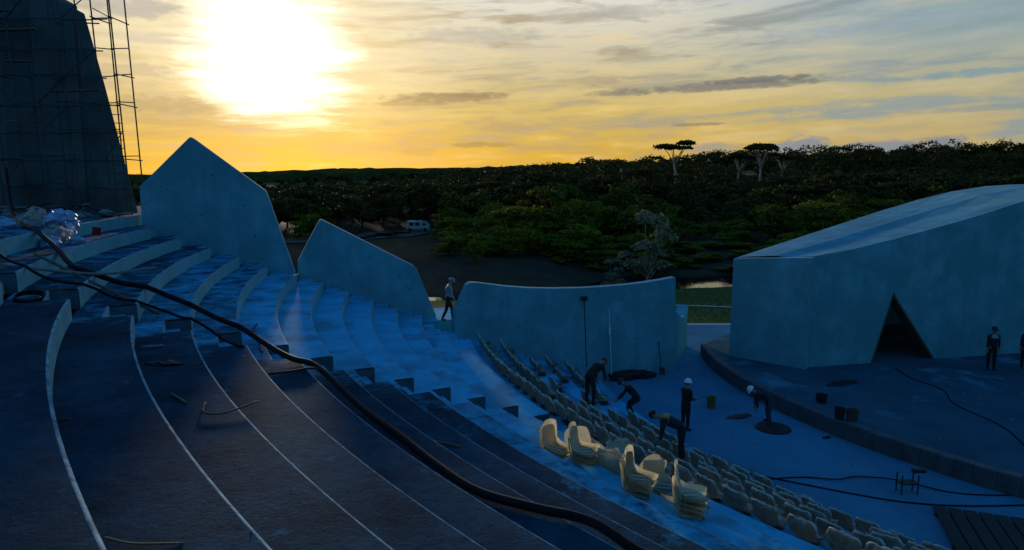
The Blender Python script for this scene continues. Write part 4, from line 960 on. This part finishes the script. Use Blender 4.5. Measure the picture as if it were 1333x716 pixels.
# ------------------------------------------------------------------ terrain and lake
def hgt(x, y):
    x = np.asarray(x, float); y = np.asarray(y, float)
    h = .45 - 1.75 * smooth01(9, 37, y)
    wob = 1.6 * np.sin(x * .11 + 1) + 1.0 * np.sin(x * .27)
    ys = np.where(x < -8, 37 + .42 * (x + 8), 37 + .05 * (x + 8)) + wob * .7; ys = np.maximum(ys, 18)
    yf = np.where(x < -14, 47.5 + 1.15 * (x + 14), 47.5 - .06 * (x + 14)) + wob * .8; yf = np.maximum(yf, 33)
    lake = smooth01(0, 3.5, y - ys) * smooth01(0, 3.0, yf - y) * smooth01(-85, -70, x) * (1 - smooth01(60, 75, x))
    h = h + smooth01(37, 52, y) * .2 - lake * 1.6
    h = h + 1.6 * smooth01(yf, yf + 16, y)
    u = (x + 27.5) / np.maximum(y + 29, 1)
    h = h + 11.5 * smooth01(115, 280, y) * smooth01(-.35, .75, u) + 4 * smooth01(170, 320, y) * smooth01(-.35, .2, u)
    h = h + 7.0 * smooth01(350, 700, y) * (1 + .35 * np.sin(x * .006 + 2))
    h = h + .12 * np.sin(x * .7 + y * .3) * smooth01(60, 75, y)
    # an earth bank carries the upper landing behind the terraces
    R = np.hypot(x, y); bank = 7.6 * (1 - smooth01(62, 82, R)) * smooth01(40.5, 42.5, R) * smooth01(-1.0, -4.5, y) 
    return np.where(bank > .01, np.maximum(h, bank), h)
nG = 230; tt = np.linspace(-1, 1, nG); gx = np.sinh(tt * 5.2) / np.sinh(5.2) * 2600 - 18; gy = np.sinh(tt * 5.2) / np.sinh(5.2) * 2600 + 38
X, Y = np.meshgrid(gx, gy); Z = hgt(X, Y)
# keep the sheet below the built floors
Rg = np.hypot(X, Y); Z = np.where((Rg < 41.2) & (Y < 8.6), np.minimum(Z, -.1), Z)
vs = np.stack([X.ravel(), Y.ravel(), Z.ravel()], 1); idx = np.arange(nG * nG).reshape(nG, nG)
fs = np.stack([idx[:-1, :-1].ravel(), idx[:-1, 1:].ravel(), idx[1:, 1:].ravel(), idx[1:, :-1].ravel()], 1)
def np_mesh(name, vs, fs, mats_, smooth=False, mi=None):
    me = bpy.data.meshes.new(name); n = len(fs); k = fs.shape[1]
    me.vertices.add(len(vs)); me.vertices.foreach_set('co', np.asarray(vs, np.float32).ravel())
    me.loops.add(n * k); me.loops.foreach_set('vertex_index', np.asarray(fs, np.int32).ravel())
    me.polygons.add(n); me.polygons.foreach_set('loop_start', np.arange(0, n * k, k, dtype=np.int32)); me.polygons.foreach_set('loop_total', np.full(n, k, np.int32))
    for m in mats_: me.materials.append(MATS[m])
    if mi is not None: me.polygons.foreach_set('material_index', np.asarray(mi, np.int32))
    if smooth: me.polygons.foreach_set('use_smooth', np.ones(n, bool))
    me.update(calc_edges=True); me.validate(); return me
struct(obj('ground', np_mesh('ground', vs, fs, ['ground'], True)))
mb = MB(); mb.add([(-90, 12, -1.5), (80, 12, -1.5), (80, 62, -1.5), (-90, 62, -1.5)], [(0, 1, 2, 3)]); struct(mb.build('lake', 'water'))
def strip(name, pts, w_, m, lift=.05):
    c = cat_curve([(x, y, 0) for x, y in pts], 10); vs = []
    for i, p in enumerate(c):
        t_ = (c[min(i + 1, len(c) - 1)] - c[max(i - 1, 0)]).normalized(); n_ = Vector((-t_.y, t_.x, 0)) * w_ / 2
        for q in (p - n_, p + n_): vs.append((q.x, q.y, float(hgt(q.x, q.y)) + lift))
    return struct(MB().add(vs, [(2 * k, 2 * k + 1, 2 * k + 3, 2 * k + 2) for k in range(len(c) - 1)]).build(name, m))
strip('garden_path', [(-30, 16), (-22, 19.5), (-16, 20.6), (-12, 19.6), (-9, 17.5), (-6, 14)], .7, 'paving', .06)
strip('dirt_road', [(-80, 58), (-62, 66), (-52, 72), (-46, 80), (-38, 92), (-30, 110)], 9, 'soil', .12)
for k, (x, y, a, b) in enumerate([(-50.5, 71.5, 2.6, 1.1), (-47.5, 76, 1.9, 1.4), (-53.5, 68.5, 2.2, .8), (-46.5, 81.0, 2.4, 1.3), (-49, 74.0, 1.2, .6)]):
    n = 18; mb = MB(); mb.add([(x + a * math.cos(q) * (1 + .2 * math.sin(3 * q + k)), y + b * 2 * math.sin(q) * (1 + .2 * math.cos(2 * q)), float(hgt(x, y)) + .26) for q in np.linspace(0, 2 * math.pi, n, endpoint=False)], [tuple(range(n))])
    struct(mb.build('puddle_water', 'water'))
# lawn blades near the passage
rg = np.random.default_rng(3); n = 9000
bx_ = rg.uniform(-22, -4, n); by_ = rg.uniform(10.2, 36, n); bz_ = hgt(bx_, by_); hh = rg.uniform(.05, .14, n); an = rg.uniform(0, 6.28, n); ww = .03
vs = np.empty((n, 3, 3)); vs[:, 0] = np.stack([bx_ - ww * np.cos(an), by_ - ww * np.sin(an), bz_], 1); vs[:, 1] = np.stack([bx_ + ww * np.cos(an), by_ + ww * np.sin(an), bz_], 1); vs[:, 2] = np.stack([bx_ + rg.normal(0, .04, n), by_ + rg.normal(0, .04, n), bz_ + hh], 1)
stuff(obj('lawn_grass', np_mesh('lawn_grass', vs.reshape(-1, 3), np.arange(n * 3).reshape(-1, 3), ['grassblade'])), 'short green grass on the lawn beside the lake', 'grass')
# lorry beyond the lake
vn = thing('box_van', 'small white van parked on the dirt road beyond the lake', 'van', (-43.8, 84.2, float(hgt(-43.8, 84.2)) + .1))
vx, vy, vz = vn.location
MB().box((vx - .2, vy, vz + 1.35), (3.3, 1.9, 1.7)).build('cargo_box', 'van_white', vn, bevel=.06)
MB().add([(vx + 1.47 + a_, vy + b_, vz + c_) for b_ in (-.9, .9) for a_, c_ in ((0, .5), (1.5, .5), (1.5, 1.15), (1.0, 1.95), (0, 1.95))], [(0, 1, 2, 3, 4), (9, 8, 7, 6, 5)] + [(k, (k + 1) % 5 , 5 + (k + 1) % 5, 5 + k) for k in range(5)]).build('cab', 'van_white', vn)
MB().box((vx + 1.95, vy - .91, vz + 1.5), (.7, .03, .5)).build('window', 'glass', vn)
MB().box((vx - .8, vy - .965, vz + 1.55), (.9, .03, .7)).build('window', 'glass', vn); MB().box((vx + .45, vy - .965, vz + 1.55), (.9, .03, .7)).build('window', 'glass', vn)
for wx in (-1.2, 2.1):
    for wy in (-.85, .85): MB().tube([(vx + wx, vy + wy - .1, vz + .36), (vx + wx, vy + wy + .1, vz + .36)], .36, 14).build('wheel', 'rubber', vn)

vn.scale = (.78, .78, .78)
# ------------------------------------------------------------------ trees
def leaves(n, clumps, size, rg, flat=.6):
    """n leaf quads spread over clump shells (centre, radius xyz)"""
    vol = np.array([c[1][0] * c[1][1] for c in clumps]); ci = rg.choice(len(clumps), n, p=vol / vol.sum())
    cc = np.array([c[0] for c in clumps])[ci]; cr = np.array([c[1] for c in clumps])[ci]
    d = rg.normal(size=(n, 3)); d /= np.linalg.norm(d, axis=1)[:, None]; d[:, 2] = np.where(d[:, 2] < -.3, -d[:, 2] * .5, d[:, 2])
    r = rg.uniform(.25, 1.0, n) ** .45 * rg.uniform(.85, 1.12, n); p = cc + d * cr * r[:, None]
    nrm = d * .6 + rg.normal(size=(n, 3)) * .6; nrm[:, 2] += flat; nrm /= np.linalg.norm(nrm, axis=1)[:, None]
    t = np.cross(nrm, rg.normal(size=(n, 3))); t /= np.linalg.norm(t, axis=1)[:, None]; b = np.cross(nrm, t)
    s = size * rg.uniform(.6, 1.35, n)[:, None]
    v = np.stack([p - t * s, p - b * s * .55, p + t * s, p + b * s * .55], 1)
    return v.reshape(-1, 3)
def tree_meshes(kind, seed):
    rg = np.random.default_rng(seed); rr = random.Random(seed)
    if kind == 'broad': H, tr, lf, bark, n, sz = 9.0, .20, 'leaf_dark', 'bark', 1900, .30
    elif kind == 'mid': H, tr, lf, bark, n, sz = 7.0, .16, 'leaf_mid', 'bark', 1900, .27
    elif kind == 'bush': H, tr, lf, bark, n, sz = 4.6, .10, 'leaf_bright', 'bark', 2000, .19
    elif kind == 'umbrella': H, tr, lf, bark, n, sz = 16.0, .34, 'leaf_dark', 'pale_bark', 2600, .34
    else: H, tr, lf, bark, n, sz = 8.0, .11, 'leaf_grey', 'pale_bark', 3600, .17
    mb = MB(); clumps = []
    th = {'broad': .42, 'mid': .3, 'bush': .15, 'umbrella': .70, 'grey': .22}[kind]
    bend = [(rr.uniform(-.3, .3) * k * .3, rr.uniform(-.3, .3) * k * .3, H * th * k / 4) for k in range(5)]; bend[0] = (0, 0, -.4)
    mb.tube(bend, [tr * (1 - .1 * k) for k in range(5)], 8); topp = Vector(bend[-1])
    nl = {'broad': 8, 'mid': 9, 'bush': 10, 'umbrella': 7, 'grey': 13}[kind]
    spread = {'broad': 3.0, 'mid': 2.3, 'bush': 1.7, 'umbrella': 3.6, 'grey': 2.6}[kind]
    for k in range(nl):
        a = 2 * math.pi * k / nl + rr.uniform(-.4, .4); rad = spread * rr.uniform(.35, 1.0)
        zz_ = {'umbrella': H * rr.uniform(.90, 1.0)}.get(kind, H * (rr.uniform(.5, .95) if rad < spread * .8 else rr.uniform(.45, .72)))
        if kind == 'bush': zz_ = H * rr.uniform(.16, .92); rad *= 1.1 - .5 * zz_ / H
        if kind == 'mid': zz_ = H * rr.uniform(.22, .93); rad *= 1.1 - .45 * zz_ / H
        if kind == 'grey': zz_ = H * rr.uniform(.25, .97); rad *= 1.15 - .6 * zz_ / H
        e = Vector((math.cos(a) * rad, math.sin(a) * rad, zz_)); start = topp.lerp(Vector(bend[2]), rr.uniform(0, .8 if kind != 'umbrella' else .25))
        mid = start.lerp(e, .5) + Vector((rr.uniform(-.2, .2), rr.uniform(-.2, .2), rr.uniform(.0, .5)))
        mb.tube([start, mid, e], [tr * .45, tr * .3, tr * .12], 6)
        cr = {'broad': 1.7, 'mid': 1.35, 'bush': 1.0, 'umbrella': 2.0, 'grey': .95}[kind] * rr.uniform(.75, 1.2)
        clumps.append((tuple(e), (cr, cr, cr * (.36 if kind == 'umbrella' else .68))))
        if kind != 'umbrella': clumps.append((tuple(mid), (cr * .8, cr * .8, cr * .5)))
    if kind in ('broad', 'mid', 'bush'): clumps.append(((0, 0, H * .82), (spread * .5, spread * .5, H * .14)))
    tm = mb.mesh('trunk', bark, smooth=True)
    lv_ = leaves(n, clumps, sz, rg); return tm, np_mesh('crown', lv_, np.arange(n * 4).reshape(-1, 4), [lf]), H
TM = {k: [tree_meshes(k, 10 * j + s) for s in range(c)] for j, (k, c) in enumerate((('broad', 4), ('mid', 4), ('bush', 4), ('umbrella', 3), ('grey', 2)))}
def plant(kind, k, x, y, h, label, group, rz=None, sxy=1.0):
    tm, cm, H = TM[kind][k % len(TM[kind])]; s = h / H
    t = thing({'bush': 'bush', 'umbrella': 'emergent_tree', 'grey': 'pale_tree'}.get(kind, 'forest_tree'), label, 'bush' if kind == 'bush' else 'tree', (x, y, float(hgt(x, y)) - .05), group, rnd.uniform(0, 6.28) if rz is None else rz)
    t.scale = (s * sxy, s * sxy, s); obj('trunk', tm, t); obj('crown', cm, t); return t
def pxw(px, fw): return -27.5 + (px - 666.5) / 870 * fw, -29.12 + fw * .99
for px, fw, h, k, lab in ((875, 172, 17.0, 0, 'tall pale-trunked tree with a single flat umbrella crown above the canopy'), (982, 176, 16.6, 1, 'tall forked pale-trunked tree with the highest dark crown on the skyline'), (955, 185, 14.5, 2, 'slim pale-trunked tree just left of the highest skyline crown'), (1010, 190, 14.8, 0, 'spreading tree just right of the highest skyline crown')):
    x, y = pxw(px, fw); h = h - float(hgt(x, y)) + 1.6; plant('umbrella', k, x, y, h, lab, None)
x, y = pxw(842, 65); plant('grey', 0, x, y, 8.2, 'pale grey-leaved tree standing by the lake behind the low wing wall', None, 1.0)
x, y = pxw(800, 67); plant('grey', 1, x, y, 4.6, 'small grey-leaved tree leaning beside the larger pale tree', None, 2.0)
x, y = pxw(618, 74); plant('bush', 1, x, y, 3.0, 'low rounded bush on the earth bank above the walking man', None)
# edge of the forest, tree by tree
rg = np.random.default_rng(11); placed = []; cnt = 0; tries = 0
while cnt < 430 and tries < 40000:
    tries += 1
    px = rg.uniform(170, 1420); lo = 77 if px > 570 else 93
    fw = lo + (rg.random() ** 1.4) * (170 - lo); x, y = pxw(px, fw)
    sep = 2.3 + (fw - 80) * .04
    if any((x - a) ** 2 + (y - b) ** 2 < sep * sep for a, b in placed): continue
    if px < 620 and fw < 122 and abs(x - (-46 + (y - 80) * .5)) < 8: continue    # the road
    if 490 < px < 575 and fw < 118: continue
    placed.append((x, y)); near_ = fw < 108
    kind = ('bush' if rg.random() < .75 else 'mid') if near_ else ('mid' if rg.random() < .55 else 'broad') if fw < 145 else ('broad' if rg.random() < .8 else 'mid')
    h = {'bush': rg.uniform(3.6, 6.2), 'mid': rg.uniform(5.4, 8.0), 'broad': rg.uniform(7.5, 10.5)}[kind]
    if fw < 86: kind = 'bush'; h = rg.uniform(1.8, 4.0)
    if px < 700: h *= .72 + .28 * max(0, (px - 450) / 250)
    if 872 < px < 985:
        h = min(h, -1.5 + .128 * (fw - 68) - float(hgt(x, y)))
        if h < .8: placed.pop(); continue
        if h < 3.4: kind = 'bush'
    lab, grp = {'bush': ('low yellow-green bush along the forest edge beyond the lake', 'bushes along the forest edge'), 'mid': ('rounded mid-green tree in the front belt of the forest', 'mid-green trees of the forest front'), 'broad': ('broad dark tree in the dense forest beyond the lake', 'dark trees of the forest')}[kind]
    plant(kind, int(rg.integers(0, 4)), x, y, h, lab, grp, sxy=float(rg.uniform(1.15, 1.55)) * (1.0 if h > 3.2 else 3.4 / h)); cnt += 1
# the forest mass behind, too many to count
def mass(name, count, f0, f1, p0, p1, nl, sz, hlo, hhi, seed, matn, label):
    rg = np.random.default_rng(seed); V_ = []
    for _ in range(count):
        fw = f0 + (f1 - f0) * rg.random() ** .9; px = rg.uniform(p0, p1); x, y = pxw(px, fw); z = float(hgt(x, y)); h = rg.uniform(hlo, hhi) * (.5 + .5 * min(1, max(0, (px - 380) / 380)))
        if 872 < px < 985: h = min(h, -1.5 + .128 * (fw - 68) - z)
        r = h * rg.uniform(.28, .42)
        cl = [((x + rg.normal(0, r * .5), y + rg.normal(0, r * .5), z + h * rg.uniform(.5, .88)), (r * .7, r * .7, r * .5)) for _ in range(5)] + [((x, y, z + h * .45), (r, r, h * .35))]
        V_.append(leaves(nl, cl, sz * (1 + (fw - f0) / (f1 - f0) * .6), rg))
    v = np.concatenate(V_); return stuff(obj(name, np_mesh(name, v, np.arange(len(v)).reshape(-1, 4), [matn])), label, 'forest')
mass('forest', 620, 165, 330, 130, 1430, 380, .36, 7.5, 12.5, 21, 'leaf_dark', 'dense dark forest covering the hill beyond the lake')
mass('forest', 520, 330, 620, 60, 1450, 170, .75, 8, 12.5, 22, 'leaf_dark', 'far forest running along the skyline')
# far wooded hills
nx, ny = 260, 60; xs = np.linspace(-1500, 1500, nx); yy_ = np.linspace(600, 1500, ny); X, Y = np.meshgrid(xs, yy_); rg = np.random.default_rng(9)
Z = hgt(X, Y) + 5 + rg.random((ny, nx)) * 4.5 + 7 * np.exp(-((X + 260) / 150) ** 2) * smooth01(650, 900, Y)
Z[0] -= 16
idx = np.arange(nx * ny).reshape(ny, nx); fs = np.stack([idx[:-1, :-1].ravel(), idx[:-1, 1:].ravel(), idx[1:, 1:].ravel(), idx[1:, :-1].ravel()], 1)
stuff(obj('hills', np_mesh('hills', np.stack([X.ravel(), Y.ravel(), Z.ravel()], 1), fs, ['canopy_far'], True)), 'wooded hills far behind the forest', 'hills')
